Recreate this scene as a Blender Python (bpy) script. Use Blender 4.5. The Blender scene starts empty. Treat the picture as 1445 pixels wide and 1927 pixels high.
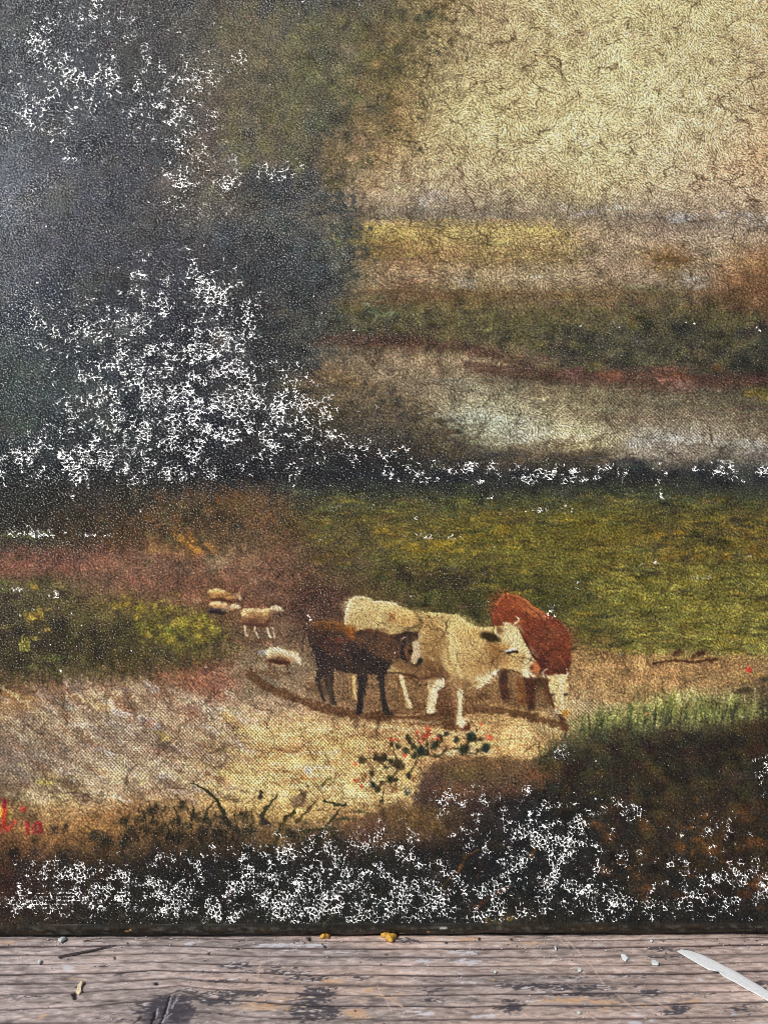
import bpy, bmesh, math, random
import numpy as np
from mathutils import Vector, Matrix

# ------------------------------------------------------------------ camera, sky, sun, exposure
SC = bpy.context.scene
R = math.radians
PITCH, ROLL, FOV, LEAN = R(9.0), R(0.22), R(45.0), R(15.0)
W, H = 1445.0, 1927.0                       # measuring sheet: 1 unit = 1/1445 of the picture's width
FPX = H / 2 / math.tan(FOV / 2)
PX = 0.24 / 1445                            # metres of canvas per unit, at the lower edge
DIST = PX * FPX
_f = np.array([0, math.cos(PITCH), -math.sin(PITCH)])
_u0 = np.array([0, math.sin(PITCH), math.cos(PITCH)])
_r0 = np.array([1.0, 0, 0])
CU = _u0 * math.cos(ROLL) + _r0 * math.sin(ROLL)
CR = _r0 * math.cos(ROLL) - _u0 * math.sin(ROLL)
CAM = -DIST * (_f + _u0 * ((H / 2 - 1757) / FPX))

cam_d = bpy.data.cameras.new("camera")
cam = bpy.data.objects.new("camera", cam_d)
SC.collection.objects.link(cam)
M = Matrix.Identity(4)
for i in range(3):
    M[i][0], M[i][1], M[i][2], M[i][3] = CR[i], CU[i], -_f[i], CAM[i]
cam.matrix_world = M
cam_d.sensor_fit = 'VERTICAL'
cam_d.sensor_height = 24
cam_d.lens = 12 / math.tan(FOV / 2)
cam_d.clip_start, cam_d.clip_end = 0.01, 100
cam_d.dof.use_dof = True
cam_d.dof.focus_distance = 0.388
cam_d.dof.aperture_fstop = 32.0
SC.camera = cam
SC.cycles.filter_width = 1.0

SUN = np.array([-.45, -.55, .70]); SUN /= np.linalg.norm(SUN)
world = bpy.data.worlds.new("World"); SC.world = world
world.use_nodes = True
wn = world.node_tree.nodes
sky = wn.new('ShaderNodeTexSky'); sky.sky_type = 'NISHITA'; sky.sun_disc = False
sky.sun_elevation = math.asin(SUN[2]); sky.sun_rotation = math.atan2(SUN[0], SUN[1])
world.node_tree.links.new(sky.outputs[0], wn['Background'].inputs[0])
wn['Background'].inputs[1].default_value = 0.07
sl = bpy.data.lights.new("sun", 'SUN'); sl.energy = 3.2; sl.angle = R(14); sl.color = (1.0, .968, .92)
so = bpy.data.objects.new("sun", sl); SC.collection.objects.link(so)
so.rotation_euler = Vector(SUN).to_track_quat('Z', 'Y').to_euler()
SC.view_settings.view_transform = 'Standard'; SC.view_settings.look = 'None'
SC.view_settings.gamma = 1.0; SC.view_settings.exposure = 0.0
KEY = 1.22                                  # how bright a white surface on the easel side comes out

# ------------------------------------------------------------------ helpers
rng = np.random.default_rng(7)
random.seed(3)
C = SC.collection
EV = np.array([0, math.sin(LEAN), math.cos(LEAN)])       # up the canvas
EN = np.array([0, -math.cos(LEAN), math.sin(LEAN)])      # out of the canvas

def to_sheet(P):
    d = P - CAM
    z = d @ _f
    return W / 2 + FPX * (d @ CR) / z, H / 2 - FPX * (d @ CU) / z

def ray(x, y):
    x, y = np.asarray(x, float), np.asarray(y, float)
    return (_f + np.multiply.outer((x - W / 2) / FPX, CR) - np.multiply.outer((y - H / 2) / FPX, CU))

def on_plank(x, y, z=0.0):
    d = ray(x, y); t = (z - CAM[2]) / d[..., 2]
    p = CAM + d * t[..., None]
    return p[..., 0], p[..., 1]

def lin(c):
    c = np.asarray(c, float) / 255
    return np.where(c <= .04045, c / 12.92, ((np.clip(c, 0, None) + .055) / 1.055) ** 2.4)

def tag(o, label=None, cat=None, group=None, kind=None):
    if label: o['label'] = label
    if cat: o['category'] = cat
    if group: o['group'] = group
    if kind: o['kind'] = kind
    return o

def fnoise(shape, kind, a, b=None, ang=0.0, bw=.35, seed=0):
    """noise of unit spread; 'low' = smooth below wavelength (a, b); 'ring' = one wavelength; 'line' = oriented."""
    g = np.random.default_rng(seed).standard_normal(shape).astype(np.float32)
    F = np.fft.rfft2(g)
    ky = np.fft.fftfreq(shape[0])[:, None]; kx = np.fft.rfftfreq(shape[1])[None, :]
    b = b or a
    if kind == 'low':
        m = np.exp(-((kx * a) ** 2 + (ky * b) ** 2) * 2)
    elif kind == 'ring':
        q = np.sqrt((kx * a) ** 2 + (ky * b) ** 2)
        m = np.exp(-((q - 1) / bw) ** 2)
    else:
        c, s = math.cos(ang), math.sin(ang)
        p, q = kx * c + ky * s, -kx * s + ky * c
        m = np.exp(-(((np.abs(p) - 1 / a) * a / bw) ** 2) - (q * a / (bw * 1.3)) ** 2)
    r = np.fft.irfft2(F * m, s=shape)
    return (r / (r.std() + 1e-9)).astype(np.float32)

def box1(a, r, ax):
    if r < 1: return a
    p = [(0, 0), (0, 0)]; p[ax] = (r + 1, r)
    c = np.cumsum(np.pad(a, p, mode='edge'), axis=ax, dtype=np.float64)
    n = a.shape[ax]
    hi = np.take(c, np.arange(2 * r + 1, 2 * r + 1 + n), ax); lo = np.take(c, np.arange(0, n), ax)
    return ((hi - lo) / (2 * r + 1)).astype(np.float32)

def blur(a, r):
    r = int(round(r))
    for _ in range(2): a = box1(box1(a, r, 0), r, 1)
    return a

def sstep(a, b, x):
    t = np.clip((x - a) / (b - a), 0, 1)
    return t * t * (3 - 2 * t)

class Sheet:
    """a regular grid of points on a flat thing, painted in measuring-sheet units"""
    def __init__(s, SX, SY, step, seed):
        s.X, s.Y, s.step = SX.astype(np.float32), SY.astype(np.float32), step
        s.sh = SX.shape
        s.col = np.zeros(s.sh + (3,), np.float32)
        s.hgt = np.zeros(s.sh, np.float32)
        s.lab = np.zeros(s.sh, np.int16)
        s.n1 = fnoise(s.sh, 'low', 9 / step, seed=seed + 1); s.n2 = fnoise(s.sh, 'low', 9 / step, seed=seed + 2)
        s.n3 = fnoise(s.sh, 'low', 5 / step, seed=seed + 3); s.n4 = fnoise(s.sh, 'ring', 7 / step, bw=.5, seed=seed + 4)
        s.xr, s.yr = s.X[s.sh[0] // 2, :], s.Y[:, s.sh[1] // 2]
        s.flip = s.yr[0] > s.yr[-1]
    def base(s, pts, sx, sy):
        k = 4
        X, Y = s.X[::k, ::k], s.Y[::k, ::k]
        xs = np.arange(-300., 1760., 12.); rows = {}
        for x, y, c in pts: rows.setdefault(y, []).append((x, c))
        ys = sorted(rows); tab = np.zeros((len(ys), len(xs), 3))
        P_ = np.array([(x, y) for x, y, c in pts]); C_ = np.array([c for x, y, c in pts], float)
        for i, y in enumerate(ys):
            q = sorted(rows[y]); qx = [t[0] for t in q]
            d = ((xs[:, None] - P_[None, :, 0]) / sx) ** 2 + ((y - P_[None, :, 1]) / sy) ** 2
            w = np.exp(-d) + 2e-4 / (1 + d) ** 2
            idw = (w @ C_) / w.sum(1)[:, None]
            ln = np.stack([np.interp(xs, qx, [t[1][j] for t in q]) for j in range(3)], 1)
            cov = np.clip(1 - np.maximum(np.maximum(qx[0] - xs, xs - qx[-1]), 0) / 70, 0, 1)[:, None]
            tab[i] = ln * cov + idw * (1 - cov)
        fi = np.interp(Y, ys, np.arange(len(ys))); fi = np.clip(fi, 0, len(ys) - 1.001); i0 = fi.astype(int); fr = (fi - i0)[..., None]
        xi = np.clip((X + 300) / 12, 0, len(xs) - 1.001); x0_ = xi.astype(int); fx_ = (xi - x0_)[..., None]
        def at(i): return tab[i, x0_] * (1 - fx_) + tab[i, x0_ + 1] * fx_
        g = at(i0) * (1 - fr) + at(np.minimum(i0 + 1, len(ys) - 1)) * fr
        iy = np.clip(np.arange(s.sh[0]) / k + s.n1.mean(), 0, g.shape[0] - 1.001)
        ix = np.clip(np.arange(s.sh[1]) / k, 0, g.shape[1] - 1.001)
        wy = np.clip(iy[:, None] + s.n1 * .7 , 0, g.shape[0] - 1.001); wx = np.clip(ix[None, :] + s.n2 * 1.4, 0, g.shape[1] - 1.001)
        y0, x0 = wy.astype(int), wx.astype(int); fy, fx = (wy - y0)[..., None], (wx - x0)[..., None]
        s.col[:] = (g[y0, x0] * (1 - fx) + g[y0, x0 + 1] * fx) * (1 - fy) + (g[y0 + 1, x0] * (1 - fx) + g[y0 + 1, x0 + 1] * fx) * fy
    def win(s, x0, x1, y0, y1, pad):
        x0, x1, y0, y1 = x0 - pad, x1 + pad, y0 - pad, y1 + pad
        # rows/columns whose extreme positions can fall in the box
        cx0, cx1 = np.minimum(s.X[0], s.X[-1]), np.maximum(s.X[0], s.X[-1])
        cy0, cy1 = np.minimum(s.Y[:, 0], s.Y[:, -1]), np.maximum(s.Y[:, 0], s.Y[:, -1])
        ci = np.nonzero((cx1 >= x0) & (cx0 <= x1))[0]; ri = np.nonzero((cy1 >= y0) & (cy0 <= y1))[0]
        if len(ci) < 2 or len(ri) < 2: return None
        return slice(ri[0], ri[-1] + 1), slice(ci[0], ci[-1] + 1)
    def lay(s, w, m, c, lab=None, h=0.0):
        m3 = np.clip(m, 0, 1)[..., None]
        s.col[w] = s.col[w] * (1 - m3) + np.array(c, np.float32) * m3
        if h: s.hgt[w] += h * m3[..., 0]
        if lab is not None: s.lab[w][m > .5] = lab
    def polymask(s, pts, soft=2.0, warp=1.5):
        p = np.array(pts, float)
        w = s.win(p[:, 0].min(), p[:, 0].max(), p[:, 1].min(), p[:, 1].max(), soft * 3 + warp * 3 + 3)
        if w is None: return None, None
        X = s.X[w] + s.n1[w] * warp * .6 + s.n4[w] * warp * .5; Y = s.Y[w] + s.n2[w] * warp * .6 + s.n3[w] * warp * .4
        ins = np.zeros(X.shape, bool)
        for (xa, ya), (xb, yb) in zip(p, np.roll(p, -1, 0)):
            if ya == yb: continue
            c = ((ya > Y) != (yb > Y)) & (X < (xb - xa) * (Y - ya) / (yb - ya) + xa)
            ins ^= c
        return w, blur(ins.astype(np.float32), max(0, soft / s.step * .6))
    def poly(s, pts, c, a=1.0, soft=2.0, warp=1.5, lab=None, h=0.0, tex=0.0):
        w, m = s.polymask(pts, soft, warp)
        if w is None: return
        m = m * a
        if tex: m = m * np.clip(1 + tex * s.n4[w], 0, 1.5)
        s.lay(w, m, c, lab, h)
    def dab(s, x, y, rx, ry, c, a=1.0, ang=0.0, hard=.5, warp=.8, lab=None, h=0.0):
        r = max(rx, ry) * 1.5
        w = s.win(x - r, x + r, y - r, y + r, 1)
        if w is None: return
        X = s.X[w] - x + s.n1[w] * warp + s.n4[w] * warp * .6; Y = s.Y[w] - y + s.n2[w] * warp + s.n3[w] * warp * .5
        ca, sa = math.cos(R(ang)), math.sin(R(ang))
        q = np.sqrt(((X * ca + Y * sa) / rx) ** 2 + ((-X * sa + Y * ca) / ry) ** 2)
        s.lay(w, a * (1 - sstep(hard, 2 - hard, q)), c, lab, h)
    def stroke(s, pts, wd, c, a=1.0, warp=.8, taper=True, lab=None, h=0.0):
        p = np.array(pts, float)
        w = s.win(p[:, 0].min(), p[:, 0].max(), p[:, 1].min(), p[:, 1].max(), wd * 2 + 3)
        if w is None: return
        X = s.X[w] + s.n1[w] * warp + s.n4[w] * warp * .5; Y = s.Y[w] + s.n2[w] * warp
        best = np.zeros(X.shape, np.float32); n = len(p) - 1
        for i in range(n):
            d = p[i + 1] - p[i]; L = d @ d + 1e-9
            t = np.clip(((X - p[i, 0]) * d[0] + (Y - p[i, 1]) * d[1]) / L, 0, 1)
            q = np.hypot(X - p[i, 0] - t * d[0], Y - p[i, 1] - t * d[1])
            f = (i + t) / n
            ww = wd * (1 - .7 * f if taper else 1.0) * .5
            best = np.maximum(best, 1 - sstep(ww * .6, ww * 1.35 + .5, q))
        s.lay(w, a * best, c, lab, h)
    def scatter(s, n, region, size, cols, a=(.4, .9), ang=(0, 12), hard=.4, seed=0):
        """n short brush touches inside a polygon"""
        g = np.random.default_rng(seed); p = np.array(region, float)
        cols = np.array(cols, float); k = 0; tries = 0
        while k < n and tries < n * 12:
            tries += 1
            x, y = g.uniform(p[:, 0].min(), p[:, 0].max()), g.uniform(p[:, 1].min(), p[:, 1].max())
            ins = False
            for (xa, ya), (xb, yb) in zip(p, np.roll(p, -1, 0)):
                if (ya > y) != (yb > y) and x < (xb - xa) * (y - ya) / (yb - ya) + xa: ins = not ins
            if not ins: continue
            k += 1
            c = cols[g.integers(len(cols))] * g.uniform(.88, 1.12)
            q = g.uniform(.6, 1.5)
            s.dab(x, y, size[0] * q, size[1] * q * g.uniform(.7, 1.3), c, g.uniform(*a), g.normal(ang[0], ang[1]), hard, warp=1.2)

def touches(s, n, region, size, ang, jit=10, var=.22, a=(.35, .8), h=.3, seed=0):
    g = np.random.default_rng(seed); p = np.array(region, float); k = 0; src = s.col.copy()
    while k < n:
        x, y = g.uniform(p[:, 0].min(), p[:, 0].max()), g.uniform(p[:, 1].min(), p[:, 1].max())
        ins = False
        for (xa, ya), (xb, yb) in zip(p, np.roll(p, -1, 0)):
            if (ya > y) != (yb > y) and x < (xb - xa) * (y - ya) / (yb - ya) + xa: ins = not ins
        k += 1
        if not ins: continue
        xx, yy = x + g.normal(0, jit), y + g.normal(0, jit * .6)
        j = int(np.clip(np.searchsorted(s.xr, xx), 0, s.sh[1] - 1)); i = int(np.clip(np.searchsorted(s.yr, yy), 0, s.sh[0] - 1))
        c = src[i, j] * (1 + g.normal(0, var)) + g.normal(0, 4, 3)
        q = g.uniform(.6, 1.6)
        s.dab(x, y, size[0] * q, size[1] * g.uniform(.7, 1.3), np.clip(c, 10, 245), g.uniform(*a), g.normal(*ang), .3, warp=1.0, h=g.normal(0, h))

def voronoi(X, Y, cell, seed):
    g = np.random.default_rng(seed)
    gx, gy = (X / cell), (Y / cell)
    ix, iy = np.floor(gx).astype(int), np.floor(gy).astype(int)
    ox, oy = ix.min() - 2, iy.min() - 2
    J = g.random((iy.max() - oy + 4, ix.max() - ox + 4, 2)).astype(np.float32)
    f1 = np.full(X.shape, 9., np.float32); f2 = f1.copy(); idv = np.zeros(X.shape, np.float32)
    K = g.random(J.shape[:2]).astype(np.float32)
    for dy in (-1, 0, 1):
        for dx in (-1, 0, 1):
            j = J[iy + dy - oy, ix + dx - ox]
            d = np.hypot(gx - (ix + dx) - j[..., 0], gy - (iy + dy) - j[..., 1]).astype(np.float32)
            nf = d < f1
            f2 = np.where(nf, f1, np.minimum(f2, d)); f1 = np.where(nf, d, f1)
            idv = np.where(nf, K[iy + dy - oy, ix + dx - ox], idv)
    return f1, f2, idv

def grid_mesh(name, P, faces_sel, attrs, mat):
    """mesh of the chosen cells of a point grid P[r, c, 3]; attrs: name -> array"""
    nr, nc = P.shape[:2]
    r, c = np.nonzero(faces_sel)
    i00 = r * nc + c
    quad = np.stack([i00, i00 + nc, i00 + nc + 1, i00 + 1], 1)
    used, inv = np.unique(quad.ravel(), return_inverse=True)
    me = bpy.data.meshes.new(name)
    nq = len(r)
    me.vertices.add(len(used)); me.loops.add(nq * 4); me.polygons.add(nq)
    me.vertices.foreach_set('co', P.reshape(-1, 3)[used].astype(np.float32).ravel())
    me.loops.foreach_set('vertex_index', inv.astype(np.int32).ravel())
    me.polygons.foreach_set('loop_start', np.arange(0, nq * 4, 4, dtype=np.int32))
    me.polygons.foreach_set('use_smooth', np.ones(nq, bool))
    me.update(calc_edges=True)
    for an, av in attrs.items():
        if an == 'relief':
            a = me.attributes.new(an, 'FLOAT_VECTOR', 'POINT')
            a.data.foreach_set('vector', av.reshape(-1, 3)[used].astype(np.float32).ravel())
        elif av.ndim == 3:
            a = me.attributes.new(an, 'FLOAT_COLOR', 'POINT')
            v = np.ones((len(used), 4), np.float32); v[:, :3] = av.reshape(-1, 3)[used]
            a.data.foreach_set('color', v.ravel())
        else:
            a = me.attributes.new(an, 'FLOAT', 'POINT')
            a.data.foreach_set('value', av.reshape(-1)[used].astype(np.float32))
    me.materials.append(mat)
    return me

def link(name, me, parent=None):
    o = bpy.data.objects.new(name, me); C.objects.link(o)
    if parent: o.parent = parent
    return o

def nodes_of(name):
    m = bpy.data.materials.new(name); m.use_nodes = True
    return m, m.node_tree.nodes, m.node_tree.links, m.node_tree.nodes['Principled BSDF']

# ------------------------------------------------------------------ materials
def paint_material():
    m, n, l, b = nodes_of('old_oil_paint')
    a = n.new('ShaderNodeAttribute'); a.attribute_name = 'paint'
    t = n.new('ShaderNodeTexNoise'); t.inputs['Scale'].default_value = 2600; t.inputs['Detail'].default_value = 2
    tc = n.new('ShaderNodeTexCoord'); l.new(tc.outputs['Object'], t.inputs['Vector'])
    mr = n.new('ShaderNodeMapRange'); mr.inputs['From Min'].default_value = .3; mr.inputs['From Max'].default_value = .7
    mr.inputs['To Min'].default_value = .78; mr.inputs['To Max'].default_value = 1.22
    l.new(t.outputs['Fac'], mr.inputs['Value'])
    mx = n.new('ShaderNodeMix'); mx.data_type = 'RGBA'; mx.blend_type = 'MULTIPLY'; mx.inputs['Factor'].default_value = 1
    l.new(a.outputs['Color'], mx.inputs['A']); l.new(mr.outputs['Result'], mx.inputs['B'])
    l.new(mx.outputs['Result'], b.inputs['Base Color'])
    g = n.new('ShaderNodeAttribute'); g.attribute_name = 'matt'
    l.new(g.outputs['Fac'], b.inputs['Roughness'])
    rl = n.new('ShaderNodeAttribute'); rl.attribute_name = 'relief'           # fine relief of the paint skin, finer than the mesh
    ge = n.new('ShaderNodeNewGeometry'); ad = n.new('ShaderNodeVectorMath'); ad.operation = 'ADD'
    no = n.new('ShaderNodeVectorMath'); no.operation = 'NORMALIZE'
    l.new(ge.outputs['Normal'], ad.inputs[0]); l.new(rl.outputs['Vector'], ad.inputs[1])
    l.new(ad.outputs['Vector'], no.inputs[0]); l.new(no.outputs['Vector'], b.inputs['Normal'])
    s = n.new('ShaderNodeAttribute'); s.attribute_name = 'varnish'
    l.new(s.outputs['Fac'], b.inputs['Specular IOR Level'])
    return m

def wood_material():
    m, n, l, b = nodes_of('weathered_softwood')
    a = n.new('ShaderNodeAttribute'); a.attribute_name = 'paint'
    tc = n.new('ShaderNodeTexCoord'); mp = n.new('ShaderNodeMapping'); mp.inputs['Scale'].default_value = (420, 2600, 600)
    t = n.new('ShaderNodeTexNoise'); t.inputs['Scale'].default_value = 1; t.inputs['Detail'].default_value = 4
    l.new(tc.outputs['Object'], mp.inputs['Vector']); l.new(mp.outputs['Vector'], t.inputs['Vector'])
    mr = n.new('ShaderNodeMapRange'); mr.inputs['From Min'].default_value = .3; mr.inputs['From Max'].default_value = .7
    mr.inputs['To Min'].default_value = .82; mr.inputs['To Max'].default_value = 1.15
    l.new(t.outputs['Fac'], mr.inputs['Value'])
    mx = n.new('ShaderNodeMix'); mx.data_type = 'RGBA'; mx.blend_type = 'MULTIPLY'; mx.inputs['Factor'].default_value = 1
    l.new(a.outputs['Color'], mx.inputs['A']); l.new(mr.outputs['Result'], mx.inputs['B'])
    l.new(mx.outputs['Result'], b.inputs['Base Color'])
    b.inputs['Roughness'].default_value = .62; b.inputs['Specular IOR Level'].default_value = .35
    bp = n.new('ShaderNodeBump'); bp.inputs['Strength'].default_value = .5; bp.inputs['Distance'].default_value = .0003
    l.new(t.outputs['Fac'], bp.inputs['Height']); l.new(bp.outputs['Normal'], b.inputs['Normal'])
    return m

def flat_material(name, rgb, rough=.6, var=.25, scale=900):
    m, n, l, b = nodes_of(name)
    tc = n.new('ShaderNodeTexCoord')
    t = n.new('ShaderNodeTexNoise'); t.inputs['Scale'].default_value = scale; t.inputs['Detail'].default_value = 4
    l.new(tc.outputs['Object'], t.inputs['Vector'])
    cr = n.new('ShaderNodeValToRGB'); c = lin(rgb)
    cr.color_ramp.elements[0].position = .3; cr.color_ramp.elements[1].position = .7
    cr.color_ramp.elements[0].color = (*(c * (1 - var)), 1); cr.color_ramp.elements[1].color = (*np.minimum(c * (1 + var * .6), .9), 1)
    l.new(t.outputs['Fac'], cr.inputs['Fac']); l.new(cr.outputs['Color'], b.inputs['Base Color'])
    b.inputs['Roughness'].default_value = rough
    bp = n.new('ShaderNodeBump'); bp.inputs['Strength'].default_value = .5; bp.inputs['Distance'].default_value = .0002
    l.new(t.outputs['Fac'], bp.inputs['Height']); l.new(bp.outputs['Normal'], b.inputs['Normal'])
    return m

# ================================================================== THE PAINTING
STEP = 1.66
cx = np.arange(-175, 1620, STEP)                       # canvas units across
cy = np.arange(-225, 1757, STEP)                       # down to where the canvas starts to turn under
RAD = .0040                                            # roll of the lower edge
ORG = np.array([0, -.0034, RAD * (1 + math.sin(LEAN)) - (1757 - cy[-1]) * PX * math.cos(LEAN) + .0002])
EDGE = cy[-1]
CXg, CYg = np.meshgrid(cx, cy)
flatP = (CXg - W / 2)[..., None] * PX * np.array([1., 0, 0]) + (1757 - CYg)[..., None] * PX * EV + ORG
SXg, SYg = to_sheet(flatP)
S = Sheet(SXg, SYg, STEP, 100)

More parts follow.
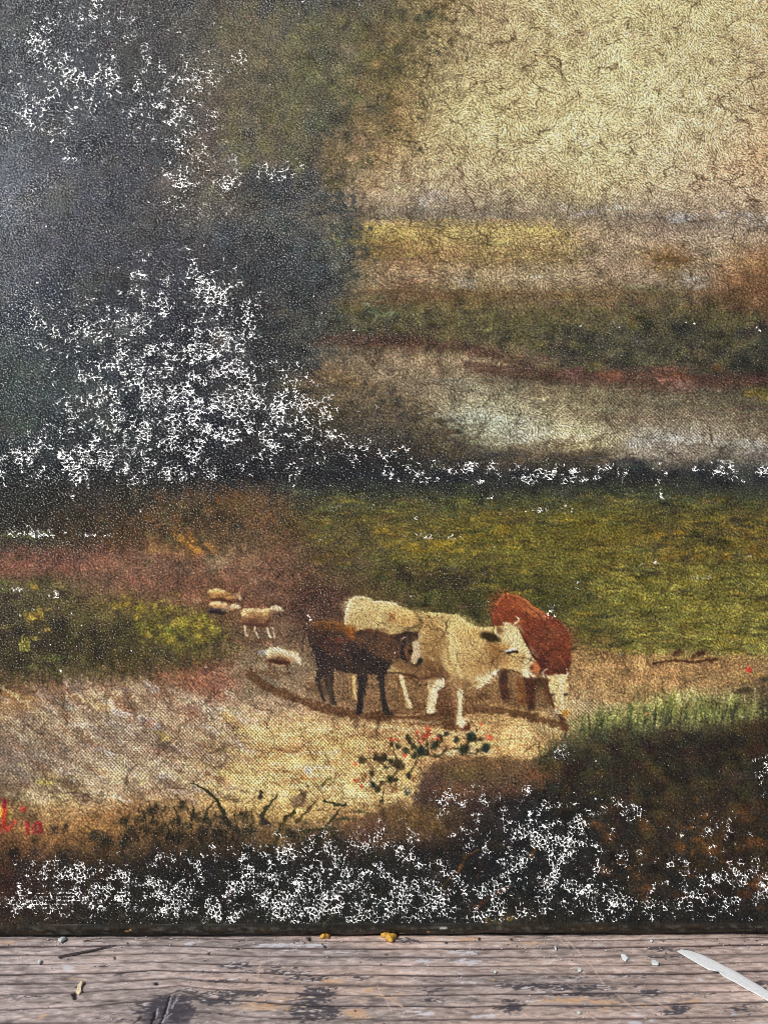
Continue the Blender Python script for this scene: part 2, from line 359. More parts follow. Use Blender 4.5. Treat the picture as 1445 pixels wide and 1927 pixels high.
BASE = """
0: 0 58 62 66;150 60 63 68;300 66 64 62;450 80 74 62;600 88 82 62;740 98 88 64;820 150 130 90;900 178 155 112;1050 190 170 118;1200 200 180 122;1350 205 185 125;1445 205 180 125
-90: 0 55 60 66;200 60 63 66;450 80 74 62;600 88 82 62;740 98 88 64;820 150 130 90;900 178 155 112;1100 190 170 118;1445 205 180 125
100: 0 50 56 62;150 55 58 66;300 62 60 60;400 85 78 64;500 95 88 66;600 88 86 60;700 92 86 60;750 120 108 74;850 172 152 108;1000 190 168 115;1150 205 188 130;1300 200 180 125;1445 185 160 115
200: 0 52 58 68;150 56 60 66;280 58 60 64;370 80 72 62;450 92 82 64;550 88 84 58;650 86 82 56;720 120 102 70;780 170 150 100;900 195 175 115;1050 205 185 125;1200 210 192 135;1350 205 185 135;1445 195 165 120
300: 0 60 68 80;150 56 60 70;300 64 62 66;370 86 76 66;450 92 82 66;550 96 84 64;650 120 100 72;730 150 125 88;850 188 168 118;1000 198 178 125;1150 205 188 132;1300 202 180 135;1400 196 158 115;1445 194 156 110
350: 700 160 140 108;850 172 152 118;1000 185 165 118;1100 192 168 115;1250 190 165 125;1445 188 158 122
380: 0 66 72 86;200 60 62 72;330 74 68 66;420 86 76 64;520 70 70 66;620 95 86 74;700 140 122 98;800 150 132 110;950 155 140 112;1100 160 145 110;1250 168 148 120;1445 176 148 118
405: 680 125 112 92;800 128 116 98;950 132 120 100;1100 135 120 98;1250 138 120 102;1445 150 128 106
440: 0 58 64 74;300 60 60 66;450 58 60 64;600 70 72 66;680 120 105 62;760 165 140 78;900 172 152 92;1030 170 145 85;1100 160 138 105;1250 158 138 115;1400 160 140 118
480: 0 56 62 74;300 58 58 66;480 56 56 60;600 66 70 68;680 110 95 65;760 150 115 75;900 150 125 80;1050 152 130 88;1150 150 130 105;1250 140 116 84;1330 155 135 110;1400 150 120 84;1445 150 116 80
520: 0 55 60 74;300 55 57 66;500 52 54 58;620 62 66 68;680 140 125 95;760 160 130 100;870 160 140 105;1000 165 145 112;1150 155 132 105;1300 150 135 115;1380 140 105 74;1445 128 88 56
560: 0 52 58 70;250 52 54 62;450 50 50 56;600 58 58 52;680 105 90 66;800 110 88 58;900 105 88 55;1000 125 108 80;1100 110 95 65;1250 100 88 62;1350 95 75 50;1445 104 74 50
600: 0 50 56 66;300 48 50 58;450 52 50 54;600 62 62 56;700 88 86 58;850 92 84 52;1000 96 88 56;1150 88 80 56;1300 72 66 50;1445 68 58 46
640: 0 48 58 64;300 46 48 56;450 52 50 52;560 58 58 54;640 72 66 56;720 74 60 48;800 76 62 46;900 84 76 52;1000 82 74 54;1100 70 68 56;1250 74 70 56;1445 66 62 52
680: 0 50 62 62;200 50 54 62;400 46 46 52;540 58 56 54;590 84 76 64;640 128 112 90;720 140 122 98;800 146 126 98;880 146 128 100;960 130 112 84;1060 70 64 50;1200 72 66 54;1445 62 58 48
720: 0 50 64 62;200 50 56 60;400 46 46 52;530 62 58 52;590 92 80 62;650 122 106 80;720 128 114 92;800 134 120 98;880 126 118 98;1000 96 84 66;1150 100 78 62;1300 104 76 62;1445 64 60 46
750: 0 48 60 62;200 50 56 60;400 46 48 54;520 66 58 50;600 88 76 56;700 112 98 76;800 135 122 98;900 150 142 116;1000 150 140 110;1100 138 128 98;1250 114 106 86;1400 88 82 64
785: 0 46 54 58;250 46 50 54;450 44 44 50;560 64 58 48;640 78 68 50;720 90 78 60;800 110 100 78;870 158 160 138;950 165 165 140;1050 148 138 108;1150 120 108 85;1300 125 112 92;1445 110 102 80
820: 0 46 54 56;250 44 48 50;450 42 42 48;600 60 55 48;750 76 68 56;840 96 86 66;920 158 156 130;1000 165 162 140;1080 192 186 146;1150 150 140 115;1250 165 160 145;1350 150 140 120;1445 140 130 110
860: 0 44 52 54;250 42 44 46;450 40 40 44;600 48 46 46;750 54 50 46;870 72 64 52;1000 92 78 58;1100 95 80 58;1200 140 132 118;1300 115 105 92;1445 112 106 96
895: 0 42 46 46;200 42 42 42;400 38 38 40;600 42 42 46;800 46 46 48;1000 46 46 48;1200 58 54 50;1400 58 60 60
940: 0 44 46 42;200 58 50 40;330 70 58 42;430 98 74 48;500 105 78 50;560 60 58 44;700 62 64 46;900 62 64 44;1100 68 72 44;1300 64 64 44;1445 58 58 44
980: 0 50 48 40;150 66 54 40;300 66 54 38;400 72 58 38;500 100 72 45;600 78 68 36;750 92 84 38;900 102 92 34;1100 112 102 34;1250 92 84 36;1445 92 78 36
1020: 0 58 54 40;150 72 58 42;250 94 66 44;340 112 80 48;420 112 86 60;520 100 74 52;600 92 74 48;700 92 82 44;850 108 98 38;1000 112 104 38;1150 108 98 38;1300 96 84 40;1445 105 90 40
1060: 0 125 82 66;100 120 78 64;220 122 84 66;330 120 92 72;420 130 106 82;520 108 80 60;620 96 74 54;720 86 78 44;850 92 86 40;1000 100 96 40;1200 112 106 44;1445 110 98 48
1100: 0 92 82 52;80 86 76 46;160 108 84 64;300 120 84 66;380 118 78 58;460 108 78 58;560 92 66 50;700 82 68 40;800 78 74 38;950 72 72 34;1100 80 80 36;1250 118 114 46;1445 122 116 52
1140: 0 68 60 42;60 74 68 40;150 96 82 48;220 108 90 50;300 100 78 52;360 98 76 48;450 108 76 56;600 92 68 52;900 60 60 30;1100 76 78 36;1250 120 118 50;1445 126 122 54
1180: 0 58 50 38;150 62 54 36;260 80 72 38;350 98 92 42;420 90 70 44;520 112 86 68;620 100 80 60;1100 92 88 42;1250 118 114 52;1445 138 134 64
1220: 0 62 54 36;150 60 52 34;250 72 64 34;380 90 86 40;450 112 90 66;520 120 96 74;620 120 96 72;1090 135 105 62;1150 128 112 60;1250 122 115 62;1445 135 128 72
1250: 0 58 52 32;150 66 58 30;250 80 66 34;330 90 68 40;400 112 72 50;450 130 110 86;540 130 114 90;700 140 112 78;900 138 112 74;1100 158 122 82;1250 160 122 80;1380 160 122 80;1445 130 105 70
1290: 0 78 58 38;60 130 100 72;150 140 114 94;220 152 122 94;300 124 88 64;360 142 102 80;420 140 98 78;470 140 120 94;540 128 108 84;640 128 106 80;760 142 112 76;900 146 116 74;1000 146 116 74;1090 150 122 84;1200 158 126 82;1300 150 125 88;1400 125 105 72;1445 95 80 58
1330: 0 140 112 80;50 152 120 80;120 164 142 114;200 168 144 114;280 164 138 112;360 160 132 108;440 162 138 108;520 168 142 114;600 155 126 98;740 130 98 66;900 150 118 76;1000 160 128 82;1090 170 148 114;1200 150 140 88;1300 140 130 75;1400 110 100 60;1445 70 60 42
1370: 0 130 110 85;100 164 146 120;250 156 138 118;350 168 142 114;450 185 152 108;550 195 160 112;650 196 162 114;750 180 140 96;850 180 140 95;950 195 160 108;1050 192 166 116;1120 105 105 62;1250 85 88 52;1350 70 66 44;1445 58 48 38
1410: 0 118 102 88;100 142 124 104;250 152 132 110;350 160 132 102;450 182 152 106;560 198 164 110;650 205 170 114;760 192 156 108;880 194 154 104;980 188 144 92;1030 90 80 55;1150 50 50 36;1300 54 44 34;1445 46 38 32
1450: 0 120 105 88;100 138 122 102;200 158 140 114;300 162 142 114;400 174 144 102;500 208 182 122;600 218 192 132;700 206 176 120;775 190 150 100;850 86 66 46;1000 80 64 46;1100 58 52 38;1250 64 54 36;1400 48 42 34
1490: 0 105 85 65;100 168 150 110;200 162 140 110;320 168 138 102;420 198 168 112;520 212 186 126;600 208 182 126;700 210 188 132;765 200 166 110;805 70 54 44;900 72 56 44;1000 44 38 36;1200 50 46 38;1445 44 40 36
1530: 0 130 95 65;100 168 138 94;200 158 118 76;280 132 100 62;400 168 134 88;500 170 140 88;600 194 162 108;660 150 110 72;750 92 70 46;830 86 68 46;900 56 42 38;1000 36 40 40;1200 48 42 34;1300 78 56 34;1445 58 46 36
1570: 0 105 72 46;80 128 92 56;180 120 88 52;260 110 82 50;350 95 72 46;450 92 68 46;520 104 80 50;600 76 58 42;700 70 54 40;830 68 52 40;920 42 38 38;1100 42 40 36;1300 64 50 34;1445 58 44 34
1620: 0 72 50 32;100 64 46 30;200 64 48 28;300 46 38 32;500 38 36 34;700 44 42 36;850 42 36 36;950 36 38 38;1150 42 38 32;1300 58 46 30;1445 62 46 30
1670: 0 68 40 30;100 48 36 30;250 34 32 28;400 32 32 30;600 36 38 36;800 36 38 34;1000 36 40 38;1200 44 40 32;1350 42 38 32;1445 48 40 30
1720: 0 60 42 32;200 40 36 30;400 36 36 30;700 38 40 36;1000 40 40 36;1445 38 36 32
1760: 0 60 50 36;200 50 46 36;500 48 48 38;900 44 44 36;1030 46 38 22;1445 42 40 32
"""
pts = []
for ln in BASE.strip().splitlines():
    y, rest = ln.split(':')
    for q in rest.split(';'):
        v = [float(t) for t in q.split()]
        pts.append((v[0], float(y), v[1:]))
        if v[0] == 0: pts.append((-130, float(y), v[1:]))
        if v[0] == 1445: pts.append((1575, float(y), v[1:]))
S.base(pts, 46, 22)

# ---- the far sky, hills and pond
def band(pts_, wd, c, a, warp=3): S.stroke(pts_, wd, c, a, warp=warp, taper=False)
band([(640, 392), (800, 404), (1000, 402), (1445, 428)], 16, (118, 108, 92), .45, 4)
band([(1060, 398), (1250, 404), (1445, 412)], 7, (182, 184, 190), .35, 4)
for x, y, r in ((800, 378, 16), (830, 372, 12), (1170, 390, 12), (1290, 405, 18), (1360, 404, 14), (1400, 408, 14), (1280, 412, 16), (640, 470, 7), (655, 482, 8), (1300, 528, 16), (1316, 540, 12), (880, 530, 18), (1010, 522, 10)):
    S.dab(x, y, r, r * .4, (196, 206, 214), .4, 0, .2, 3)
for x, y in ((515, 403), (560, 470), (600, 500), (640, 488), (655, 478), (660, 500), (630, 430), (575, 458)):
    S.dab(x, y, 14, 8, (66, 92, 98), .3, 20, .2, 4)
band([(690, 425), (800, 432), (960, 430), (1080, 444)], 14, (190, 160, 78), .45, 5)
band([(690, 470), (850, 480), (1060, 482)], 16, (132, 112, 64), .4, 6)
band([(690, 545), (820, 550), (980, 556), (1250, 556)], 8, (96, 70, 48), .5, 5)
S.dab(1252, 492, 34, 20, (120, 90, 48), .55, 10, .2, 6)
S.dab(1236, 512, 26, 5, (98, 72, 52), .6, 20, .2, 5)
S.poly([(1385, 545), (1400, 510), (1425, 480), (1460, 470), (1590, 470), (1590, 600), (1440, 595)], (120, 88, 58), .5, 14, 8)
S.dab(1440, 300, 26, 40, (190, 140, 96), .25, 0, .1, 8)
S.dab(885, 215, 32, 9, (238, 218, 150), .5, 12, .2, 5)
for x, y, r in ((1010, 190, 50), (1080, 60, 40), (960, 90, 34), (1190, 250, 50), (880, 285, 44), (1020, 330, 40), (1330, 300, 40), (920, 30, 46)):
    S.dab(x, y, r, r * .5, (178, 140, 100), .28, 0, .1, 8)
for x, y, r in ((1150, 230, 60), (1130, 110, 50), (1000, 250, 40), (1230, 170, 60), (1120, 345, 40), (900, 235, 50), (1080, 250, 46), (1330, 30, 40)):
    S.dab(x, y, r, r * .45, (232, 214, 148), .38, 0, .1, 8)
band([(560, 646), (640, 640), (760, 642), (860, 652), (1000, 684)], 18, (76, 52, 42), .7, 2)
band([(600, 652), (700, 650), (800, 652)], 8, (112, 78, 54), .45, 3)
band([(880, 690), (1000, 704), (1080, 706), (1200, 712), (1330, 716), (1445, 712)], 22, (78, 54, 44), .75, 2)
S.dab(1072, 704, 16, 6, (156, 116, 106), .6, 0, .3, 3); S.dab(1150, 706, 22, 8, (128, 80, 60), .6, 0, .3, 3)
S.dab(1262, 703, 32, 11, (140, 80, 60), .6, 8, .3, 3); S.dab(1284, 722, 22, 6, (160, 128, 116), .6, 0, .3, 3)
S.dab(1246, 712, 16, 7, (176, 130, 110), .6, 0, .3, 3); S.dab(1350, 690, 8, 8, (150, 92, 40), .6)
for x, y in ((1430, 738), (1410, 740), (1442, 750)): S.dab(x, y, 14, 7, (128, 112, 46), .6)
band([(880, 730), (1000, 726), (1180, 738)], 10, (150, 142, 112), .4, 4)
band([(980, 752), (1150, 756), (1445, 764)], 14, (98, 90, 72), .4, 4)
band([(830, 788), (900, 790), (980, 796)], 8, (190, 204, 190), .45, 4)
S.dab(1100, 818, 44, 18, (206, 200, 156), .55, 10, .2, 6)
S.dab(960, 806, 46, 14, (178, 180, 158), .5, 6, .2, 6)
band([(1030, 835), (1080, 832), (1120, 846)], 8, (84, 66, 46), .5, 4)
band([(1180, 832), (1300, 828), (1445, 838)], 14, (182, 184, 178), .45, 4)
for x, y in ((600, 705), (640, 712), (560, 720), (700, 730)): S.dab(x, y, 28, 14, (124, 94, 46), .3, 10, .1, 6)
# leaves of the big tree feathering out over the sky, small tree, bush by the water
EDGEX = [(-90, 840), (0, 836), (40, 800), (80, 764), (130, 742), (180, 732), (230, 712), (290, 690), (330, 640), (380, 640), (440, 660), (490, 668), (540, 640), (600, 590), (660, 570), (720, 545)]
ey, ex = [q[0] for q in EDGEX], [q[1] for q in EDGEX]
g_ = np.random.default_rng(77)
for k in range(1500):
    y = g_.uniform(-80, 700); d = g_.exponential(34) * (1 if g_.random() < .62 else -1.6)
    x = np.interp(y, ey, ex) + (d if y < 320 else d * .6) - 14
    c = [(74, 70, 44), (60, 58, 42), (92, 84, 54), (84, 70, 48), (52, 54, 46), (104, 90, 58)][g_.integers(6)]
    if y > 360: c = [(56, 60, 58), (66, 66, 58), (48, 50, 52), (74, 72, 60)][g_.integers(4)]
    S.dab(x, y, g_.uniform(3, 8), g_.uniform(2, 4.5), c, g_.uniform(.35, .85), g_.uniform(-40, 60), .4, 1.2, h=.15)
for k in range(420):
    t = g_.uniform(0, 1); x = 540 + 330 * t + g_.normal(0, 14); y = 700 + 120 * t * t + abs(g_.normal(0, 60)) - 8
    if y > 890: continue
    S.dab(x, y, g_.uniform(3, 8), g_.uniform(2, 5), [(84, 70, 46), (70, 58, 44), (98, 82, 54), (60, 54, 46), (52, 48, 44)][g_.integers(5)], g_.uniform(.3, .75), g_.uniform(0, 180), .4, 1.2, h=.15)
for k in range(90):
    S.dab(1252 + g_.normal(0, 20), 490 + g_.normal(0, 12), g_.uniform(3, 7), g_.uniform(2, 4), [(112, 86, 46), (92, 72, 46), (132, 104, 58), (80, 66, 48)][g_.integers(4)], g_.uniform(.4, .8), g_.uniform(0, 180), .4, 1)
S.stroke([(1250, 520), (1252, 500), (1248, 484)], 5, (78, 60, 44), .8); S.stroke([(1210, 512), (1240, 510), (1290, 494)], 4, (84, 64, 48), .7)
for k in range(150):
    y = g_.uniform(470, 610); S.dab(1400 + (y - 540) * .1 + abs(g_.normal(0, 50)), y, g_.uniform(3, 8), g_.uniform(2, 5), [(114, 86, 60), (98, 76, 54), (136, 108, 76), (88, 68, 50)][g_.integers(4)], g_.uniform(.3, .7), g_.uniform(0, 180), .4, 1)
# far bank shrubs
S.scatter(200, [(640, 575), (900, 580), (1445, 590), (1445, 690), (1100, 690), (900, 640), (650, 630)], (13, 8), [(104, 98, 62), (76, 70, 48), (88, 84, 50), (112, 100, 58), (58, 56, 46), (88, 84, 58)], (.25, .6), seed=11)
S.scatter(60, [(1040, 610), (1300, 620), (1445, 600), (1445, 690), (1050, 690)], (12, 8), [(58, 58, 46), (46, 44, 40), (100, 96, 70), (60, 54, 46)], (.3, .6), seed=12)
for x, y in ((700, 588), (722, 592), (690, 572), (736, 590)): S.dab(x, y, 7, 4, (140, 172, 130), .45)
# the big tree on the left
S.scatter(420, [(-100, -90), (420, -90), (760, -40), (690, 200), (640, 420), (600, 640), (560, 840), (-100, 880)], (24, 16), [(46, 52, 58), (72, 70, 62), (56, 60, 66), (62, 58, 60), (50, 50, 54), (78, 78, 66)], (.18, .42), ang=(20, 60), seed=13)
S.scatter(120, [(400, 0), (780, 0), (740, 190), (660, 330), (560, 320), (420, 330)], (18, 12), [(104, 98, 60), (80, 78, 48), (112, 100, 72), (72, 64, 50), (92, 96, 58)], (.2, .5), ang=(60, 40), seed=14)
S.scatter(60, [(680, 40), (800, 60), (760, 220), (700, 260), (640, 330), (720, 360), (660, 300)], (13, 8), [(112, 92, 60), (90, 80, 48), (140, 116, 80)], (.3, .6), seed=15)
for x, y, rx, ry, c in ((402, 200, 12, 60, (84, 72, 58)), (440, 120, 20, 70, (96, 84, 62)), (413, 316, 14, 12, (112, 100, 84)), (310, 335, 16, 16, (102, 90, 80)), (410, 392, 12, 12, (108, 96, 70)), (395, 258, 8, 60, (70, 60, 64)), (690, 266, 24, 20, (150, 128, 98)), (705, 235, 18, 16, (120, 104, 72)), (650, 100, 20, 10, (140, 126, 108)), (415, 640, 16, 22, (92, 80, 64)), (640, 290, 30, 30, (130, 108, 74)), (380, 480, 20, 60, (66, 60, 60)), (470, 440, 20, 80, (62, 60, 58))):
    S.dab(x, y, rx, ry, c, .5, 0, .1, 6)
for x, y in ((60, 690), (30, 720), (80, 705), (20, 770), (60, 790), (140, 720)): S.dab(x, y, 22, 14, (60, 76, 58), .3, 10, .1, 6)
S.dab(325, 1015, 14, 12, (70, 78, 46), .4)
# dark bank line under the pond, meadow
S.scatter(120, [(480, 830), (1445, 870), (1445, 930), (480, 930)], (16, 7), [(40, 40, 44), (56, 54, 50), (36, 38, 38), (60, 66, 52)], (.3, .6), seed=16)
S.scatter(520, [(560, 930), (1445, 930), (1445, 1225), (1090, 1215), (1060, 1130), (920, 1110), (720, 1090), (600, 1060)], (15, 3.2), [(122, 112, 36), (84, 84, 36), (104, 92, 34), (68, 70, 36), (140, 120, 40), (92, 98, 48), (112, 84, 34)], (.3, .75), ang=(0, 10), seed=17)
S.scatter(240, [(1100, 1080), (1445, 1060), (1445, 1230), (1180, 1225)], (14, 3.2), [(136, 132, 58), (118, 122, 60), (146, 134, 54), (116, 118, 52), (156, 150, 72)], (.3, .75), ang=(0, 10), seed=18)
S.scatter(110, [(1180, 980), (1445, 975), (1445, 1060), (1240, 1055)], (9, 4), [(168, 122, 36), (60, 50, 36), (70, 66, 36), (120, 104, 40), (40, 36, 34)], (.35, .8), ang=(0, 20), seed=19)
S.scatter(70, [(700, 985), (960, 990), (960, 1040), (720, 1040)], (12, 4), [(156, 126, 34), (130, 112, 34), (82, 80, 36)], (.35, .7), seed=20)
S.scatter(60, [(560, 910), (1445, 915), (1445, 960), (560, 960)], (12, 4), [(72, 84, 50), (56, 64, 52), (84, 92, 58)], (.35, .7), seed=21)
S.scatter(60, [(745, 1072), (915, 1070), (920, 1104), (780, 1106), (750, 1092)], (9, 5), [(58, 46, 34), (74, 60, 44), (46, 40, 30)], (.4, .8), ang=(0, 30), seed=22)
S.scatter(70, [(700, 1080), (930, 1110), (1080, 1130), (1100, 1200), (1075, 1160), (930, 1120), (890, 1170), (780, 1145)], (10, 4), [(54, 58, 28), (70, 72, 32), (46, 50, 26)], (.35, .7), seed=23)
_m = (sstep(900, 950, S.Y) * (1 - sstep(1215, 1245, S.Y)) * sstep(520, 640, S.X))[..., None] * .22
S.col[:] = S.col * (1 - _m) + np.array([82, 72, 46], np.float32) * _m
S.scatter(260, [(600, 935), (1445, 935), (1445, 1225), (1090, 1215), (1060, 1130), (720, 1090)], (22, 2.2), [(58, 52, 34), (66, 56, 38), (50, 46, 32), (128, 116, 54), (140, 124, 48)], (.3, .7), ang=(0, 6), seed=47)
touches(S, 700, [(560, 920), (1445, 920), (1445, 1235), (560, 1235)], (11, 2.4), (0, 9), seed=50)
touches(S, 1300, [(-60, -90), (760, -90), (680, 330), (640, 560), (560, 900), (-60, 930)], (8, 4), (50, 50), var=.2, seed=51)
touches(S, 600, [(760, -90), (1500, -90), (1500, 400), (680, 400)], (20, 5), (8, 25), var=.07, a=(.3, .6), h=.15, seed=52)
touches(S, 600, [(640, 390), (1500, 390), (1500, 580), (640, 580)], (22, 3), (0, 8), var=.10, a=(.3, .7), h=.15, seed=53)
touches(S, 500, [(560, 570), (1500, 570), (1500, 700), (560, 660)], (8, 4), (20, 50), var=.22, seed=54)
touches(S, 600, [(560, 650), (1500, 690), (1500, 900), (560, 900)], (20, 2.6), (0, 5), var=.10, a=(.3, .7), h=.15, seed=55)
# brown bank behind the sheep, shrubs on the left
S.scatter(150, [(230, 920), (540, 930), (560, 1010), (440, 1040), (300, 1050), (220, 1010)], (9, 6), [(112, 78, 46), (70, 56, 38), (88, 66, 42), (54, 48, 36), (100, 84, 50)], (.3, .7), ang=(20, 50), seed=24)
for x, y, a in ((340, 1015, 30), (352, 1022, 40), (365, 1032, 40), (378, 1040, 30), (335, 1008, 20), (360, 1012, 60), (395, 1030, 50)):
    S.dab(x, y, 13, 4, (188, 132, 56), .6, a)
S.dab(300, 1034, 20, 10, (164, 124, 78), .6); S.dab(405, 1056, 20, 15, (138, 120, 90), .7); S.dab(480, 1030, 30, 18, (120, 92, 64), .4)
S.scatter(110, [(0, 1035), (360, 1040), (560, 1050), (600, 1130), (420, 1160), (320, 1120), (160, 1080), (0, 1085)], (14, 5), [(132, 84, 66), (108, 76, 60), (140, 96, 78), (122, 92, 74), (98, 68, 50)], (.3, .6), ang=(8, 15), seed=25)
S.scatter(330, [(0, 1085), (100, 1090), (250, 1130), (420, 1175), (440, 1215), (300, 1250), (150, 1275), (0, 1285)], (8, 4.5), [(60, 50, 36), (84, 76, 42), (50, 40, 34), (100, 90, 44), (72, 64, 36), (44, 38, 32)], (.3, .7), ang=(40, 50), seed=26)
S.scatter(90, [(240, 1130), (400, 1155), (430, 1200), (330, 1225), (260, 1190)], (5, 6), [(140, 132, 50), (112, 106, 44), (156, 140, 52)], (.4, .8), ang=(90, 20), seed=27)
for x, y, rx, ry in ((66, 1105, 6, 9), (76, 1150, 4, 12), (62, 1160, 14, 9), (228, 1140, 14, 6), (240, 1134, 5, 7), (376, 1172, 5, 9), (90, 1185, 8, 5)):
    S.dab(x, y, rx, ry, (186, 156, 56), .65, 0, .3, 2)
for k in range(5): S.stroke([(39 + k * 4.4, 1226 - rng.uniform(0, 4)), (38 + k * 4.4, 1196 + rng.uniform(-4, 8))], 3, (176, 170, 74), .85)
for x, y in ((14, 1096), (6, 1110), (60, 1255), (100, 1240), (120, 1235), (80, 1005), (60, 1010), (20, 1008)): S.dab(x, y, 18, 4, (96, 112, 52), .5)
# sandy bank and path
S.scatter(300, [(0, 1290), (240, 1270), (330, 1290), (440, 1320), (520, 1400), (430, 1500), (200, 1510), (0, 1500)], (15, 5), [(176, 152, 122), (150, 128, 108), (190, 166, 130), (138, 114, 96), (166, 146, 118), (200, 182, 140), (136, 124, 112)], (.3, .7), ang=(25, 16), seed=28)
for x0, y0, x1, y1, c, wd in ((10, 1300, 40, 1340, (150, 100, 56), 14), (70, 1300, 130, 1350, (122, 84, 58), 16), (110, 1290, 190, 1350, (118, 82, 58), 14), (190, 1290, 250, 1340, (120, 84, 60), 16), (40, 1330, 110, 1400, (130, 104, 84), 12), (0, 1360, 30, 1395, (120, 96, 80), 14), (120, 1285, 165, 1310, (190, 168, 156), 9), (270, 1285, 300, 1298, (190, 180, 170), 9), (300, 1270, 420, 1305, (138, 94, 72), 22), (340, 1268, 425, 1300, (152, 94, 72), 10), (160, 1310, 200, 1330, (206, 170, 112), 14), (265, 1350, 300, 1375, (176, 176, 184), 8), (220, 1330, 290, 1385, (200, 186, 178), 8)):
    S.stroke([(x0, y0), (x1, y1)], wd, c, .55, warp=4, taper=False)
for x, y, rx, ry, c in ((130, 1328, 22, 10, (150, 146, 134)), (345, 1312, 20, 8, (210, 190, 160)), (360, 1340, 18, 9, (180, 120, 86)), (280, 1360, 10, 6, (196, 120, 86)), (430, 1350, 14, 8, (206, 170, 80)), (310, 1388, 10, 6, (206, 180, 90)), (100, 1468, 16, 8, (206, 190, 90)), (84, 1478, 14, 5, (190, 180, 90)), (270, 1472, 12, 5, (206, 196, 120)), (225, 1455, 16, 10, (214, 196, 140)), (310, 1462, 16, 7, (190, 182, 178)), (140, 1490, 8, 7, (210, 196, 90)), (50, 1420, 40, 10, (120, 108, 96)), (30, 1450, 30, 8, (112, 104, 92)), (200, 1420, 30, 9, (130, 112, 98)), (310, 1410, 22, 8, (132, 96, 74))):
    S.dab(x, y, rx, ry, c, .6, 6, .2, 3)
S.scatter(240, [(430, 1360), (700, 1370), (780, 1400), (790, 1470), (760, 1510), (640, 1540), (460, 1540), (380, 1500), (440, 1420)], (20, 4), [(222, 194, 126), (206, 172, 112), (190, 150, 98), (232, 210, 150), (176, 134, 86), (214, 182, 110)], (.3, .7), ang=(0, 8), seed=29)
S.scatter(100, [(900, 1360), (1080, 1380), (1010, 1430), (900, 1420), (780, 1380)], (18, 4), [(212, 176, 112), (192, 152, 98), (226, 202, 140), (178, 138, 90)], (.3, .6), ang=(0, 8), seed=30)
S.scatter(110, [(1090, 1225), (1445, 1240), (1445, 1290), (1250, 1310), (1100, 1330)], (24, 4), [(168, 128, 84), (150, 112, 72), (176, 138, 92), (140, 116, 76)], (.25, .5), ang=(0, 6), seed=31)
S.scatter(170, [(1110, 1345), (1200, 1318), (1300, 1300), (1420, 1315), (1445, 1340), (1350, 1365), (1200, 1375), (1100, 1385)], (3.5, 10), [(160, 160, 92), (128, 132, 70), (176, 172, 110), (100, 108, 54), (88, 96, 52)], (.35, .75), ang=(10, 18), seed=32)
for k in range(34):
    x = 1270 + k * 4.6 + rng.uniform(-2, 2); y = 1322 + rng.uniform(-6, 8)
    S.stroke([(x, y), (x + rng.uniform(-4, 6), y - rng.uniform(14, 38))], 3, (158, 152, 112) if k % 3 else (96, 100, 56), .6)
band([(300, 1520), (200, 1535), (120, 1548)], 10, (150, 104, 64), .4, 5)
band([(20, 1560), (150, 1556), (270, 1566)], 8, (176, 134, 72), .4, 5)
touches(S, 700, [(-60, 900), (560, 900), (600, 1180), (440, 1290), (-60, 1290)], (8, 3.6), (30, 40), var=.2, seed=56)
touches(S, 900, [(-60, 1280), (440, 1250), (1500, 1230), (1500, 1420), (1030, 1420), (640, 1540), (-60, 1560)], (16, 3), (6, 10), var=.12, a=(.3, .7), h=.2, seed=57)
# grass tufts along the sunlit edges
for k in range(260):
    x = rng.uniform(1010, 1445); y = np.interp(x, [1010, 1060, 1130, 1250, 1445], [1432, 1392, 1362, 1352, 1340]) + rng.normal(4, 9)
    S.stroke([(x, y + 8), (x + rng.uniform(-5, 9), y - rng.uniform(6, 26))], 3.2, [(96, 104, 58), (60, 64, 44), (128, 128, 76), (48, 50, 38)][rng.integers(4)], rng.uniform(.4, .85), h=.2)
for k in range(200):
    x = rng.uniform(-20, 450); y = np.interp(x, [0, 150, 300, 450], [1284, 1272, 1256, 1222]) + rng.normal(0, 8)
    S.stroke([(x, y + 6), (x + rng.uniform(-4, 6), y - rng.uniform(6, 22))], 3, [(74, 66, 38), (58, 50, 34), (96, 88, 46), (88, 64, 42)][rng.integers(4)], rng.uniform(.4, .8), h=.2)
# cast shade of the herd, painted in umber
U = (82, 54, 34)
for p, wd, a in (([(470, 1268), (500, 1294), (550, 1312), (600, 1332), (680, 1346), (760, 1352), (880, 1368)], 15, .85), ([(865, 1312), (930, 1316), (990, 1322)], 12, .7), ([(865, 1338), (930, 1334), (990, 1346), (1060, 1366)], 13, .85), ([(700, 1345), (800, 1344), (860, 1352)], 12, .7), ([(770, 1326), (800, 1330)], 14, .7), ([(480, 1262), (520, 1275)], 10, .6), ([(505, 1262), (545, 1270)], 9, .5), ([(430, 1204), (480, 1206), (520, 1204)], 6, .5)):
    S.stroke(p, wd, U, a, warp=2, taper=False)
S.poly([(820, 1290), (850, 1290), (862, 1320), (862, 1348), (815, 1348), (812, 1325)], (70, 42, 28), .85, 4, 2)
S.stroke([(740, 1356), (830, 1360)], 5, (196, 166, 124), .6, warp=1, taper=False)
S.stroke([(745, 1346), (800, 1344)], 3, (206, 172, 126), .5, warp=1, taper=False)
# bush behind the calf
S.poly([(540, 1150), (556, 1118), (590, 1104), (620, 1100), (650, 1108), (668, 1122), (652, 1150), (650, 1180), (600, 1180), (560, 1190)], (82, 56, 44), .8, 8, 4)
for p in ([(560, 1116), (590, 1106), (620, 1104)], [(600, 1118), (620, 1106), (640, 1118)]): S.stroke(p, 5, (58, 40, 32), .7)

